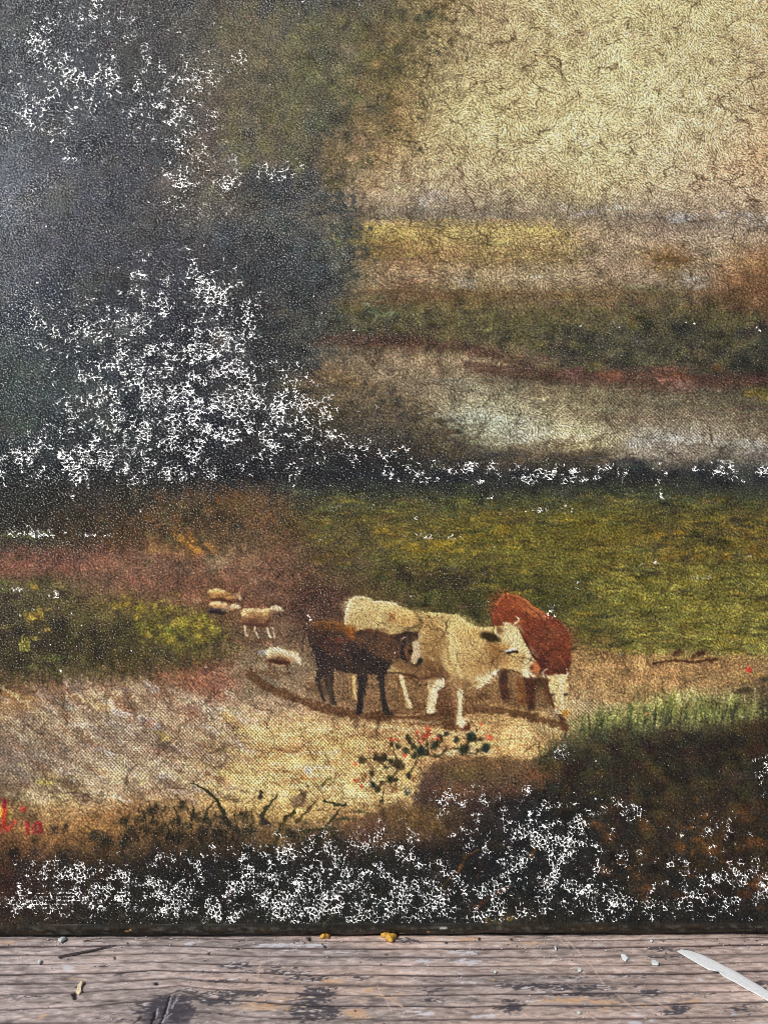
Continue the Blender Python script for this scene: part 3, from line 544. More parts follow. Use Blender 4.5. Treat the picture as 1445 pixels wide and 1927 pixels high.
# shaded ground among the legs, and strong slanting strokes on the sandy bank
S.poly([(560, 1285), (640, 1262), (760, 1270), (870, 1290), (1000, 1275), (1060, 1300), (1065, 1345), (960, 1330), (860, 1340), (700, 1338), (600, 1320)], (112, 82, 54), .55, 10, 5)
S.poly([(930, 1262), (1000, 1270), (1040, 1290), (1030, 1330), (940, 1318)], (96, 68, 44), .45, 8, 4)
g_ = np.random.default_rng(88)
for k in range(190):
    x = g_.uniform(-10, 430); y = g_.uniform(1292, 1500); L_ = g_.uniform(14, 60); an = R(g_.normal(38 - 22 * (y - 1290) / 200, 10))
    c = [(112, 86, 66), (98, 76, 62), (126, 106, 90), (206, 190, 164), (214, 192, 146), (190, 178, 168), (132, 96, 70), (106, 92, 80)][g_.integers(8)]
    S.stroke([(x, y), (x + L_ * math.cos(an), y + L_ * math.sin(an))], g_.uniform(3, 9), c, g_.uniform(.25, .6), warp=2.5, taper=False, h=g_.normal(0, .2))
for k in range(130):
    x = g_.uniform(430, 1000); y = g_.uniform(1362, 1530)
    if x > 760 and y > 1425: continue
    c = [(236, 214, 152), (228, 200, 134), (150, 112, 74), (166, 128, 84), (222, 206, 160), (136, 100, 68)][g_.integers(6)]
    S.stroke([(x, y), (x + g_.uniform(20, 90), y + g_.normal(0, 5))], g_.uniform(2.5, 7), c, g_.uniform(.3, .65), warp=2, taper=False, h=g_.normal(0, .2))
for k in range(90):
    x = g_.uniform(1090, 1440); y = g_.uniform(1050, 1225)
    S.stroke([(x, y), (x + g_.uniform(8, 34), y + g_.normal(0, 2))], g_.uniform(2, 4.5), [(158, 148, 66), (172, 160, 78), (146, 126, 46), (62, 56, 34), (132, 130, 66)][g_.integers(5)], g_.uniform(.35, .75), warp=1.5, taper=False, h=.2)
for k in range(60):
    x = g_.uniform(660, 1400); y = g_.uniform(975, 1050)
    S.stroke([(x, y), (x + g_.uniform(8, 30), y + g_.normal(0, 2))], g_.uniform(2, 4), [(148, 124, 40), (160, 138, 52), (58, 50, 34), (128, 112, 42)][g_.integers(4)], g_.uniform(.3, .7), warp=1.5, taper=False, h=.2)
# ---- the animals
def B(*q): return [(550 + x / 5.16, 1090 + y / 5.16) for x, y in q]
def Cc(*q): return [(800 + x / 4.817, 1090 + y / 4.817) for x, y in q]
L_RED, L_WHITE, L_CALF, L_S1, L_S2, L_S3, L_S4, L_ROCK1, L_ROCK2, L_PLANT, L_SIGN, L_TWIG = range(1, 13)
# red-brown cow
lab = L_RED
for q, c in ((((660, 830), (735, 815), (745, 950), (765, 1085), (700, 1100), (670, 980)), (56, 36, 26)), (((840, 840), (900, 900), (915, 1140), (860, 1145), (830, 980)), (124, 80, 42)), (((895, 880), (1000, 880), (990, 1040), (1000, 1180), (925, 1190), (915, 1020)), (58, 36, 28)), (((1060, 990), (1125, 1000), (1150, 1100), (1215, 1200), (1300, 1330), (1300, 1372), (1225, 1372), (1215, 1250), (1120, 1110)), (88, 58, 36))):
    S.poly(Cc(*q), c, .95, 1.5, 1, lab)
S.poly(Cc((600, 290), (620, 240), (680, 150), (740, 130), (830, 150), (900, 180), (960, 240), (1050, 290), (1150, 330), (1230, 380), (1290, 450), (1320, 560), (1330, 640), (1320, 760), (1300, 840), (1200, 880), (1100, 860), (1040, 840), (1000, 870), (900, 880), (840, 700), (780, 500), (700, 450), (610, 430)), (112, 52, 34), 1, 1.5, 1, lab, h=.25)
for x, y, rx, ry, c, a in ((720, 240, 120, 110, (146, 70, 38), .85), (700, 350, 90, 70, (122, 58, 36), .7), (860, 230, 90, 50, (160, 88, 50), .75), (980, 300, 110, 34, (194, 112, 62), .75), (1060, 330, 60, 30, (186, 112, 68), .6), (880, 400, 90, 50, (128, 64, 38), .6), (900, 500, 50, 60, (106, 48, 38), .6), (1080, 560, 150, 120, (112, 62, 42), .6), (1150, 480, 90, 60, (124, 74, 46), .6), (1290, 600, 40, 140, (128, 66, 38), .6), (1060, 770, 80, 90, (62, 30, 26), .85), (960, 620, 60, 80, (86, 40, 32), .6), (1160, 760, 50, 60, (136, 78, 46), .6), (1230, 770, 50, 60, (74, 38, 26), .7), (1280, 800, 30, 50, (60, 34, 24), .7), (1200, 840, 80, 30, (54, 30, 22), .8)):
    (px, py), = Cc((x, y)); S.dab(px, py, rx / 4.817, ry / 4.817, c, a, 20, .15, 1)
S.stroke(Cc((990, 935), (1050, 910), (1115, 930)), 9, (60, 42, 26), .9, lab=lab)
S.dab(*Cc((1060, 950))[0], 12, 8, (62, 46, 30), .8, lab=lab)
S.poly(Cc((1125, 880), (1180, 860), (1260, 870), (1290, 920), (1305, 1000), (1300, 1080), (1280, 1150), (1300, 1200), (1280, 1235), (1245, 1215), (1210, 1222), (1180, 1190), (1160, 1130), (1135, 1060), (1115, 980)), (234, 208, 148), 1, 1, .8, lab, h=.5)
for x, y, rx, ry, c, a in ((1150, 930, 30, 30, (206, 150, 90), .6), (1265, 1045, 26, 16, (70, 54, 40), .85), (1150, 1052, 22, 10, (76, 60, 46), .8), (1210, 1110, 14, 60, (206, 170, 110), .6), (1285, 1130, 16, 50, (190, 160, 110), .6), (1270, 1208, 30, 24, (200, 138, 58), .9), (1200, 1190, 20, 26, (244, 236, 204), .8), (1140, 1010, 14, 70, (244, 228, 180), .6), (1190, 880, 60, 14, (120, 84, 50), .5)):
    (px, py), = Cc((x, y)); S.dab(px, py, rx / 4.817, ry / 4.817, c, a, 0, .3, .6)
S.stroke(Cc((1115, 885), (1075, 880), (1065, 850), (1085, 825), (1110, 815)), 4, (238, 222, 184), .95, warp=.4, lab=lab)
S.stroke(Cc((1275, 880), (1292, 855), (1280, 815)), 4, (238, 222, 184), .95, warp=.4, lab=lab)
# white cow
lab = L_WHITE
cream = (206, 176, 116)
S.poly(B((570, 940), (615, 935), (620, 1150), (590, 1172), (560, 1150)), (196, 158, 98), .95, 1.5, 1, lab)
S.poly(B((1000, 860), (1060, 900), (1085, 960), (1110, 1080), (1165, 1225), (1150, 1255), (1095, 1258), (1090, 1200), (1045, 1080), (1010, 960)), (206, 172, 118), .95, 1.2, 1, lab)
S.poly(B((1040, 900), (1060, 1050), (1085, 1180), (1060, 1190), (1020, 1040)), (140, 100, 60), .7, 2, 1)
S.poly(B((510, 430), (525, 300), (560, 200), (610, 168), (720, 175), (790, 215), (900, 215), (1000, 235), (1080, 275), (1200, 320), (1440, 335), (1440, 960), (1250, 965), (1100, 910), (900, 900), (520, 700)), cream, 1, 1.2, 1, lab, h=.5)
S.poly(Cc((-10, 305), (150, 310), (280, 320), (350, 370), (430, 420), (510, 440), (620, 430), (700, 425), (780, 400), (845, 440), (880, 530), (940, 660), (1000, 740), (1030, 800), (1020, 860), (980, 892), (920, 892), (870, 852), (790, 820), (680, 812), (600, 850), (540, 930), (470, 980), (400, 988), (330, 1000), (330, 1080), (322, 1200), (355, 1280), (372, 1322), (320, 1342), (280, 1312), (290, 1230), (285, 1100), (250, 1000), (190, 900), (-10, 880)), cream, 1, 1.2, 1, lab, h=.5)
S.poly(Cc((20, 900), (160, 895), (168, 960), (112, 1012), (97, 1110), (82, 1205), (15, 1212), (8, 1150), (30, 1050), (22, 950)), (222, 196, 146), .97, 1, .8, lab, h=.4)
for x, y, rx, ry, c, a in ((620, 260, 110, 70, (226, 204, 150), .8), (860, 260, 160, 40, (232, 210, 148), .8), (1150, 330, 160, 40, (222, 190, 122), .7), (640, 420, 110, 40, (176, 152, 104), .6), (830, 420, 150, 70, (206, 180, 124), .6), (965, 375, 34, 48, (136, 78, 44), .75), (1050, 400, 60, 50, (196, 146, 84), .6), (1250, 420, 140, 70, (196, 150, 88), .6), (1330, 700, 120, 150, (142, 104, 62), .75), (1240, 860, 190, 60, (150, 112, 70), .7), (1150, 950, 160, 20, (112, 74, 46), .7), (540, 330, 20, 100, (240, 224, 176), .7), (1380, 560, 80, 120, (176, 136, 82), .6)):
    (px, py), = B((x, y)); S.dab(px, py, rx / 5.16, ry / 5.16, c, a, 0, .15, 1)
for x, y, rx, ry, c, a in ((290, 400, 130, 60, (240, 212, 140), .8), (240, 640, 70, 150, (236, 210, 148), .7), (420, 480, 110, 60, (226, 186, 112), .7), (100, 560, 90, 150, (176, 138, 84), .6), (60, 720, 80, 100, (150, 114, 70), .7), (470, 640, 130, 100, (212, 178, 116), .6), (420, 820, 160, 100, (190, 150, 96), .6), (330, 930, 120, 60, (186, 152, 106), .6), (610, 650, 70, 90, (164, 116, 64), .65), (700, 620, 60, 40, (150, 94, 48), .5), (560, 760, 110, 60, (184, 144, 92), .6), (720, 750, 80, 50, (206, 166, 104), .7), (530, 900, 70, 34, (240, 224, 180), .8), (620, 850, 50, 22, (240, 224, 180), .8), (80, 850, 80, 44, (52, 30, 26), .92), (150, 880, 50, 30, (66, 40, 32), .8), (230, 950, 60, 60, (160, 120, 84), .6), (270, 1040, 30, 90, (150, 112, 80), .6), (310, 1100, 22, 120, (244, 224, 176), .8), (330, 1300, 40, 36, (246, 238, 210), .85), (370, 1345, 50, 26, (78, 38, 30), .85), (820, 560, 50, 100, (240, 222, 170), .8), (740, 530, 80, 50, (238, 216, 158), .7), (800, 470, 70, 50, (240, 220, 164), .7), (930, 700, 60, 70, (244, 230, 188), .8), (860, 700, 60, 60, (222, 182, 118), .7), (800, 760, 70, 40, (214, 174, 112), .7), (930, 850, 60, 40, (246, 238, 212), .9), (955, 790, 20, 30, (110, 70, 50), .6), (990, 800, 34, 46, (188, 108, 62), .9), (985, 850, 28, 16, (120, 66, 44), .8), (60, 940, 30, 40, (176, 140, 96), .5), (55, 1190, 40, 20, (246, 238, 212), .8), (60, 1230, 50, 18, (64, 42, 30), .8), (120, 925, 24, 60, (238, 222, 180), .6)):
    (px, py), = Cc((x, y)); S.dab(px, py, rx / 4.817, ry / 4.817, c, a, 0, .15, 1)
S.dab(*Cc((588, 525))[0], 18, 7.5, (48, 38, 20), .95, 18, .5, .6)
S.dab(*Cc((690, 465))[0], 9, 6, (104, 62, 34), .8, 0, .4); S.dab(*Cc((650, 500))[0], 3, 8, (244, 230, 180), .8, -20)
S.stroke(Cc((720, 655), (770, 640), (820, 632)), 4, (248, 240, 214), .95, warp=.4, taper=False)
S.stroke(Cc((745, 668), (800, 656), (835, 662)), 4, (48, 36, 28), .9, warp=.4, taper=False)
S.stroke(Cc((720, 400), (790, 405), (830, 390), (850, 365), (815, 338)), 5, (244, 228, 186), .95, warp=.5, lab=lab)
# dark calf
lab = L_CALF
S.stroke(B((180, 430), (125, 510), (95, 620), (100, 720)), 5, (58, 40, 36), .9, taper=True, lab=lab)
S.poly(B((190, 420), (280, 400), (430, 420), (560, 480), (620, 500), (700, 490), (800, 490), (900, 520), (1000, 545), (1080, 510), (1150, 505), (1215, 530), (1225, 600), (1235, 650), (1245, 740), (1262, 790), (1240, 832), (1190, 845), (1140, 822), (1100, 800), (1060, 772), (990, 772), (950, 840), (920, 900), (890, 930), (900, 1080), (915, 1200), (950, 1290), (970, 1322), (900, 1322), (870, 1250), (850, 1100), (830, 980), (820, 930), (730, 920), (715, 1050), (690, 1180), (682, 1300), (650, 1325), (618, 1310), (625, 1200), (640, 1050), (630, 930), (560, 908), (470, 897), (410, 880), (405, 960), (395, 1050), (405, 1150), (440, 1222), (380, 1222), (350, 1100), (320, 1000), (300, 930), (275, 1000), (300, 1120), (332, 1182), (290, 1182), (260, 1080), (225, 960), (255, 880), (230, 780), (190, 680), (150, 580), (145, 480)), (54, 41, 34), .97, 1.2, .6, lab, h=.2)
for x, y, rx, ry, c, a in ((330, 450, 150, 46, (112, 70, 32), .85), (500, 480, 100, 40, (124, 76, 32), .8), (575, 530, 40, 60, (172, 94, 28), .8), (430, 590, 90, 40, (112, 60, 42), .7), (330, 620, 70, 60, (84, 50, 42), .6), (450, 680, 100, 50, (74, 46, 42), .6), (760, 570, 120, 60, (74, 56, 44), .75), (800, 500, 120, 20, (92, 56, 36), .7), (940, 590, 40, 40, (110, 64, 36), .6), (830, 790, 110, 80, (30, 25, 25), .8), (650, 740, 110, 70, (36, 28, 30), .7), (300, 760, 90, 100, (38, 28, 30), .6), (720, 800, 60, 60, (64, 54, 44), .5), (1030, 640, 60, 90, (34, 24, 24), .8), (1010, 570, 50, 30, (40, 26, 24), .8), (1110, 560, 70, 30, (62, 42, 34), .7), (1110, 680, 36, 60, (126, 86, 54), .75), (1200, 650, 36, 60, (234, 208, 166), .95), (1205, 740, 40, 50, (222, 190, 146), .9), (1175, 790, 34, 30, (228, 200, 160), .85), (1090, 620, 30, 40, (140, 106, 70), .5), (1142, 702, 20, 22, (40, 26, 24), .9), (1240, 795, 26, 32, (36, 42, 34), .95), (1190, 835, 26, 12, (40, 36, 30), .9), (340, 1060, 30, 90, (80, 64, 46), .6), (280, 1050, 22, 80, (66, 52, 40), .6), (860, 1000, 24, 80, (48, 42, 30), .6)):
    (px, py), = B((x, y)); S.dab(px, py, rx / 5.16, ry / 5.16, c, a, 0, .2, .8)
S.dab(*B((1248, 553))[0], 3.4, 3.4, (226, 214, 180), .9, lab=lab); S.dab(*B((1248, 553))[0], 1.6, 1.6, (120, 96, 66), .9)
S.dab(*B((1205, 515))[0], 4, 3, (70, 50, 40), .9, lab=lab)
# sheep
def D(*q): return [(370 + x / 6.283, 1090 + y / 6.283) for x, y in q]
def sheep(lab, pol, items, strokes=()):
    S.poly(D(*pol), items[0], .95, 1, 1, lab, h=.3)
    for x, y, rx, ry, c, a in items[1]:
        S.dab(*D((x, y))[0], rx / 6.283, ry / 6.283, c, a, 0, .3, .8)
    for p in strokes: S.stroke(D(*p), 2.6, (206, 176, 140), .9, warp=.4, lab=lab)
sheep(L_S1, ((140, 150), (170, 115), (300, 120), (420, 165), (470, 160), (520, 150), (545, 235), (440, 235), (400, 270), (200, 235)), ((176, 126, 78), ((230, 150, 70, 26, (228, 188, 110), .9), (370, 190, 60, 30, (190, 140, 86), .7), (250, 230, 90, 18, (112, 66, 44), .8), (490, 190, 40, 30, (184, 160, 124), .8), (525, 232, 14, 14, (240, 226, 200), .8), (420, 250, 40, 20, (120, 70, 44), .7))))
sheep(L_S2, ((150, 290), (190, 265), (320, 280), (400, 310), (460, 285), (515, 340), (480, 355), (400, 365), (350, 405), (200, 410), (150, 370)), ((196, 150, 102), ((240, 290, 80, 22, (222, 176, 118), .8), (460, 320, 46, 26, (226, 200, 150), .9), (250, 370, 100, 30, (44, 34, 38), .95), (180, 350, 30, 26, (44, 34, 38), .8), (350, 350, 40, 20, (150, 130, 110), .7))))
sheep(L_S3, ((530, 400), (560, 350), (640, 345), (760, 355), (860, 350), (880, 320), (950, 305), (1020, 380), (940, 420), (890, 450), (860, 540), (760, 570), (560, 560), (530, 480)), ((150, 106, 74), ((580, 390, 50, 40, (224, 190, 134), .85), (700, 400, 90, 40, (206, 158, 102), .8), (810, 390, 50, 50, (218, 176, 112), .8), (680, 510, 140, 44, (104, 68, 50), .85), (780, 480, 60, 40, (140, 104, 72), .6), (960, 350, 50, 30, (206, 190, 156), .85), (930, 400, 40, 24, (120, 96, 80), .6), (870, 470, 16, 50, (80, 54, 42), .7))), (((570, 550), (575, 610), (600, 665)), ((695, 565), (690, 610), (735, 690)), ((830, 570), (850, 640), (880, 690)), ((900, 570), (925, 670))))
sheep(L_S4, ((820, 860), (860, 810), (960, 815), (1050, 840), (1140, 860), (1220, 890), (1235, 1000), (1180, 960), (1120, 1000), (1080, 1030), (900, 1015), (850, 960)), ((216, 182, 134), ((850, 870, 34, 44, (244, 226, 172), .9), (950, 850, 90, 40, (242, 224, 170), .9), (1130, 900, 80, 36, (228, 204, 162), .8), (1210, 960, 18, 36, (240, 224, 196), .8), (980, 960, 130, 40, (92, 56, 38), .9), (860, 1000, 20, 50, (84, 52, 36), .7), (1060, 1020, 30, 40, (96, 66, 48), .6))))
S.dab(*D((780, 872))[0], 8, 5, (150, 150, 150), .7)

# short hair strokes on the hides, following light and shade
def hide(lab, n, top, low, ang, seed, size=(4.2, 1.5)):
    g = np.random.default_rng(seed); ii, jj = np.nonzero(S.lab == lab)
    if len(ii) == 0: return
    ys_ = S.Y[ii, jj]; y0, y1 = np.percentile(ys_, 2), np.percentile(ys_, 80)
    for k in g.integers(0, len(ii), n):
        x, y = S.X[ii[k], jj[k]], S.Y[ii[k], jj[k]]
        t = np.clip((y - y0) / (y1 - y0) + g.normal(0, .25), 0, 1)
        c = (low if g.random() < t else top)[g.integers(3)]
        S.dab(x, y, size[0] * g.uniform(.6, 1.4), size[1], c, g.uniform(.35, .85), ang + g.normal(0, 25), .5, .5, h=.2)
for q, c, a in ((Cc((-10, 700), (150, 760), (230, 900), (130, 890), (-10, 860)), (100, 68, 44), .75), (B((560, 560), (900, 520), (1080, 640), (1260, 840), (1440, 900), (1440, 980), (1250, 970), (1080, 915)), (98, 66, 42), .7), (Cc((260, 880), (420, 930), (400, 985), (330, 1000), (300, 1000)), (128, 92, 60), .75), (Cc((560, 600), (680, 620), (760, 720), (700, 800), (600, 780)), (140, 98, 58), .6), (Cc((480, 700), (600, 760), (560, 850), (440, 860)), (170, 130, 82), .5)):
    S.poly(q, c, a, 5, 2)
hide(L_WHITE, 460, [(232, 210, 152), (222, 194, 132), (206, 176, 118)], [(168, 130, 84), (190, 154, 104), (150, 112, 72)], 60, 301, (3.6, 1.2))
hide(L_CALF, 420, [(112, 72, 38), (92, 60, 38), (78, 56, 44)], [(34, 28, 28), (44, 34, 32), (62, 50, 42)], 70, 302)
hide(L_RED, 360, [(176, 92, 48), (150, 74, 42), (126, 62, 40)], [(86, 46, 34), (62, 34, 28), (112, 64, 42)], 60, 303)
S.poly(B((1160, 610), (1225, 600), (1242, 720), (1228, 790), (1185, 822), (1152, 792), (1172, 700)), (226, 200, 158), .85, 1.2, .6)
S.dab(*B((1110, 690))[0], 6, 9, (118, 80, 50), .7, 0, .3); S.dab(*B((1142, 702))[0], 3.4, 3.8, (36, 24, 22), .95, 0, .4); S.dab(*B((1240, 800))[0], 5, 6, (34, 40, 34), .95, 0, .4)
S.poly(Cc((1135, 885), (1190, 868), (1262, 880), (1288, 930), (1300, 1010), (1290, 1090), (1275, 1160), (1260, 1190), (1215, 1190), (1190, 1120), (1160, 1050), (1130, 970)), (234, 210, 152), .7, 2, .6)
S.dab(*Cc((1268, 1045))[0], 5, 3.2, (58, 44, 36), .9); S.dab(*Cc((1152, 1052))[0], 4.4, 2.4, (70, 54, 42), .85); S.dab(*Cc((1272, 1212))[0], 6, 5, (196, 132, 54), .9)
S.poly(Cc((690, 430), (780, 402), (842, 445), (878, 535), (940, 665), (1000, 745), (985, 790), (930, 880), (880, 850), (900, 740), (850, 640), (760, 560), (690, 500)), (238, 218, 164), .6, 2.5, 1)
S.dab(*Cc((588, 525))[0], 18, 7.5, (48, 38, 20), .9, 18, .5, .6); S.stroke(Cc((720, 655), (770, 640), (820, 632)), 3.6, (248, 240, 214), .95, warp=.3, taper=False); S.stroke(Cc((740, 670), (800, 658), (838, 664)), 4, (44, 32, 26), .95, warp=.3, taper=False)
S.dab(*Cc((992, 802))[0], 7.5, 9, (186, 106, 62), .9); S.dab(*Cc((962, 800))[0], 3, 5, (90, 54, 40), .8); S.dab(*Cc((900, 705))[0], 8, 3, (206, 160, 96), .6, 50)

LT, DKB = (246, 230, 184), (58, 38, 28)
for q, wd, c, a in ((B((515, 430), (530, 300), (565, 205), (620, 175), (720, 180), (790, 218), (900, 220), (1000, 240)), 4.5, LT, .75), (Cc((0, 312), (150, 318), (280, 328), (350, 378), (430, 428), (520, 446), (620, 440)), 4.5, (244, 220, 150), .7),
        (B((1055, 940), (1085, 1050), (1110, 1130), (1150, 1235)), 6, LT, .85), (B((1030, 960), (1055, 1080), (1085, 1190)), 4, (120, 84, 52), .8), (Cc((120, 925), (70, 1040), (50, 1195)), 9, LT, .75), (Cc((165, 905), (160, 965), (105, 1010), (92, 1110)), 3.5, (250, 240, 210), .8),
        (Cc((318, 1010), (312, 1120), (305, 1220), (335, 1325)), 8, LT, .85), (Cc((275, 1010), (285, 1120), (278, 1230)), 6, (138, 102, 70), .75), (B((600, 945), (605, 1150)), 5, (232, 200, 140), .8), (B((572, 945), (570, 1150)), 3, (110, 80, 50), .7),
        (B((900, 905), (1080, 915), (1250, 968)), 4, DKB, .6), (Cc((-20, 900), (30, 890)), 4, DKB, .6), (Cc((660, 818), (780, 826), (870, 860)), 3.5, (90, 62, 40), .75), (Cc((540, 930), (600, 855), (660, 822)), 5, (250, 236, 196), .7), (Cc((470, 985), (540, 938)), 5, (250, 236, 196), .7),
        (Cc((852, 450), (895, 540), (955, 660), (1012, 738)), 3.5, (70, 34, 26), .75), (Cc((560, 560), (640, 640), (660, 740), (640, 800)), 4, (134, 92, 54), .6), (Cc((215, 480), (250, 600), (270, 720), (330, 900)), 5, (240, 216, 156), .55), (Cc((160, 500), (200, 640), (220, 780)), 5, (140, 104, 64), .5),
        (Cc((640, 235), (690, 155), (745, 135), (830, 155), (905, 190), (965, 250), (1050, 296)), 3.6, (196, 116, 66), .7), (Cc((1150, 335), (1230, 388), (1290, 460), (1318, 560)), 3, (134, 78, 50), .6), (Cc((1090, 880), (1112, 990), (1135, 1070), (1165, 1150)), 4, (70, 42, 28), .7), (Cc((1180, 870), (1262, 876)), 4, (244, 226, 180), .7), (Cc((1225, 900), (1240, 1000), (1240, 1120), (1262, 1180)), 5, (250, 236, 196), .6), (Cc((1300, 1000), (1296, 1090)), 2.5, (150, 110, 70), .7),
        (B((200, 430), (300, 408), (430, 430), (560, 488), (630, 505)), 4, (132, 84, 40), .7), (B((560, 500), (590, 560)), 7, (176, 98, 34), .6), (B((700, 495), (800, 496), (900, 526), (1000, 552)), 3, (104, 72, 48), .7), (B((1090, 600), (1060, 700), (1080, 780)), 6, (30, 22, 22), .8), (B((660, 940), (670, 1050), (650, 1180), (650, 1300)), 6, (34, 30, 28), .8), (B((850, 950), (880, 1100), (900, 1240), (930, 1310)), 5, (36, 32, 28), .8), (B((350, 950), (370, 1060), (380, 1200)), 5, (72, 58, 42), .7)):
    S.stroke(q, wd, c, a, warp=.5, taper=False, h=.15)
for q, wd, c, a in ((((165, 135), (240, 125), (320, 140)), 5, (246, 216, 150), .85), (((200, 245), (300, 240), (400, 262)), 5, (72, 44, 34), .85), (((165, 290), (260, 276), (340, 296)), 4.5, (240, 206, 154), .85), (((420, 320), (500, 325)), 6, (238, 216, 176), .85), (((160, 385), (260, 395), (340, 395)), 6, (36, 28, 30), .9),
        (((545, 420), (565, 370), (660, 362), (760, 370), (850, 366)), 6, (244, 214, 156), .85), (((560, 530), (680, 550), (800, 540), (850, 500)), 6, (74, 46, 36), .85), (((890, 345), (950, 325), (1010, 372)), 6, (230, 212, 176), .85), (((920, 420), (980, 405)), 4, (84, 62, 52), .8),
        (((572, 555), (580, 620), (598, 668)), 3, (240, 216, 180), .9), (((694, 568), (692, 612), (735, 690)), 3, (236, 210, 176), .85), (((835, 575), (852, 640), (880, 692)), 3.2, (240, 218, 186), .9), (((902, 572), (928, 672)), 3, (236, 210, 176), .85),
        (((835, 870), (870, 828), (960, 828), (1040, 850)), 7, (250, 236, 190), .9), (((1060, 870), (1160, 890), (1215, 940), (1222, 990)), 5, (240, 222, 186), .85), (((870, 960), (980, 985), (1090, 990)), 7, (64, 38, 28), .9), (((860, 1000), (870, 1050)), 3, (80, 50, 36), .8), (((1070, 1010), (1075, 1060)), 3, (86, 58, 42), .8)):
    S.stroke(D(*q), wd, c, a, warp=.5, taper=False, h=.15)

# ---- foreground: boulders, dark bank, plants, signature
S.poly([(1000, 1436), (1035, 1404), (1080, 1382), (1140, 1372), (1240, 1362), (1350, 1362), (1600, 1340), (1600, 1560), (1100, 1560), (1000, 1500)], (54, 48, 36), .55, 14, 8)
S.scatter(260, [(1040, 1410), (1150, 1375), (1445, 1360), (1445, 1620), (1100, 1560), (1000, 1480)], (12, 8), [(66, 60, 38), (50, 36, 34), (84, 70, 36), (40, 40, 34), (70, 52, 34), (56, 60, 42), (58, 34, 32)], (.25, .6), seed=33)
S.poly([(776, 1516), (789, 1480), (797, 1457), (815, 1440), (840, 1430), (900, 1428), (960, 1432), (1005, 1445), (1042, 1466), (1000, 1492), (900, 1505), (840, 1518), (790, 1522)], (80, 63, 48), .9, 3, 3, L_ROCK1)
for x, y, rx, ry, c in ((900, 1440, 70, 14, (112, 82, 48)), (870, 1455, 30, 12, (100, 84, 46)), (940, 1465, 40, 14, (96, 76, 50)), (810, 1480, 22, 26, (70, 48, 44)), (860, 1488, 40, 12, (106, 72, 44)), (930, 1490, 60, 12, (84, 58, 44)), (1010, 1458, 26, 14, (112, 66, 40)), (850, 1508, 50, 10, (60, 46, 42))):
    S.dab(x, y, rx, ry, c, .6, 0, .1, 4)
S.poly([(645, 1578), (690, 1535), (720, 1522), (760, 1519), (810, 1530), (846, 1556), (842, 1582), (780, 1584), (700, 1592)], (86, 69, 48), .9, 3, 3, L_ROCK2)
for x, y, rx, ry, c in ((760, 1532, 50, 10, (104, 76, 40)), (700, 1556, 34, 16, (92, 60, 44)), (800, 1552, 40, 14, (106, 80, 44)), (760, 1574, 60, 9, (80, 58, 44)), (680, 1578, 30, 10, (76, 48, 42))):
    S.dab(x, y, rx, ry, c, .6, 0, .1, 4)
S.scatter(330, [(0, 1600), (300, 1590), (620, 1590), (860, 1590), (1000, 1520), (1445, 1560), (1445, 1740), (0, 1740)], (13, 8), [(40, 36, 34), (34, 38, 36), (52, 44, 34), (30, 34, 36), (56, 48, 38), (44, 34, 36)], (.25, .6), ang=(60, 40), seed=34)
S.scatter(46, [(1140, 1500), (1445, 1480), (1445, 1720), (1250, 1690), (1120, 1600)], (11, 7), [(104, 68, 34), (92, 60, 34), (116, 74, 36), (84, 62, 38)], (.2, .55), seed=35)
for x, y, rx, ry in ((1340, 1600, 14, 11), (1312, 1582, 10, 5), (1425, 1585, 16, 9), (1440, 1660, 16, 14), (1420, 1668, 12, 6), (1280, 1596, 8, 4), (1120, 1553, 16, 5), (1278, 1594, 12, 4), (1140, 1640, 10, 8), (1210, 1675, 14, 6), (1216, 1680, 8, 18), (1366, 1622, 10, 4), (1325, 1536, 6, 4), (1290, 1556, 14, 3)):
    S.dab(x, y, rx, ry, (132, 80, 36), .6, 10, .2, 2)
S.stroke([(862, 1640), (876, 1612), (900, 1598)], 6, (130, 86, 36), .8); S.stroke([(832, 1670), (850, 1646)], 6, (88, 66, 34), .8)
S.stroke([(892, 1710), (935, 1680), (962, 1668)], 8, (104, 64, 40), .7); S.stroke([(992, 1618), (1016, 1590)], 7, (118, 76, 32), .8)
S.stroke([(806, 1680), (822, 1640)], 8, (44, 46, 32), .7); S.stroke([(612, 1735), (640, 1710)], 6, (78, 66, 36), .6)
for k in range(26):   # small yellow letters of grass along the lower edge
    S.dab(910 + rng.uniform(0, 70), 1728 + rng.normal(0, 5), 4, 2.5, (104, 84, 36), .55)
for k in range(90):
    x = rng.uniform(0, 1445); y = rng.uniform(1600, 1730)
    S.stroke([(x, y), (x + rng.uniform(-4, 14), y - rng.uniform(14, 44))], rng.uniform(4, 8), random.choice([(30, 30, 28), (48, 46, 34), (38, 28, 32), (28, 36, 38), (58, 44, 34)]), rng.uniform(.3, .7))
touches(S, 1200, [(-60, 1570), (640, 1580), (1000, 1440), (1500, 1380), (1500, 1750), (-60, 1750)], (8, 4), (60, 40), var=.25, seed=58)
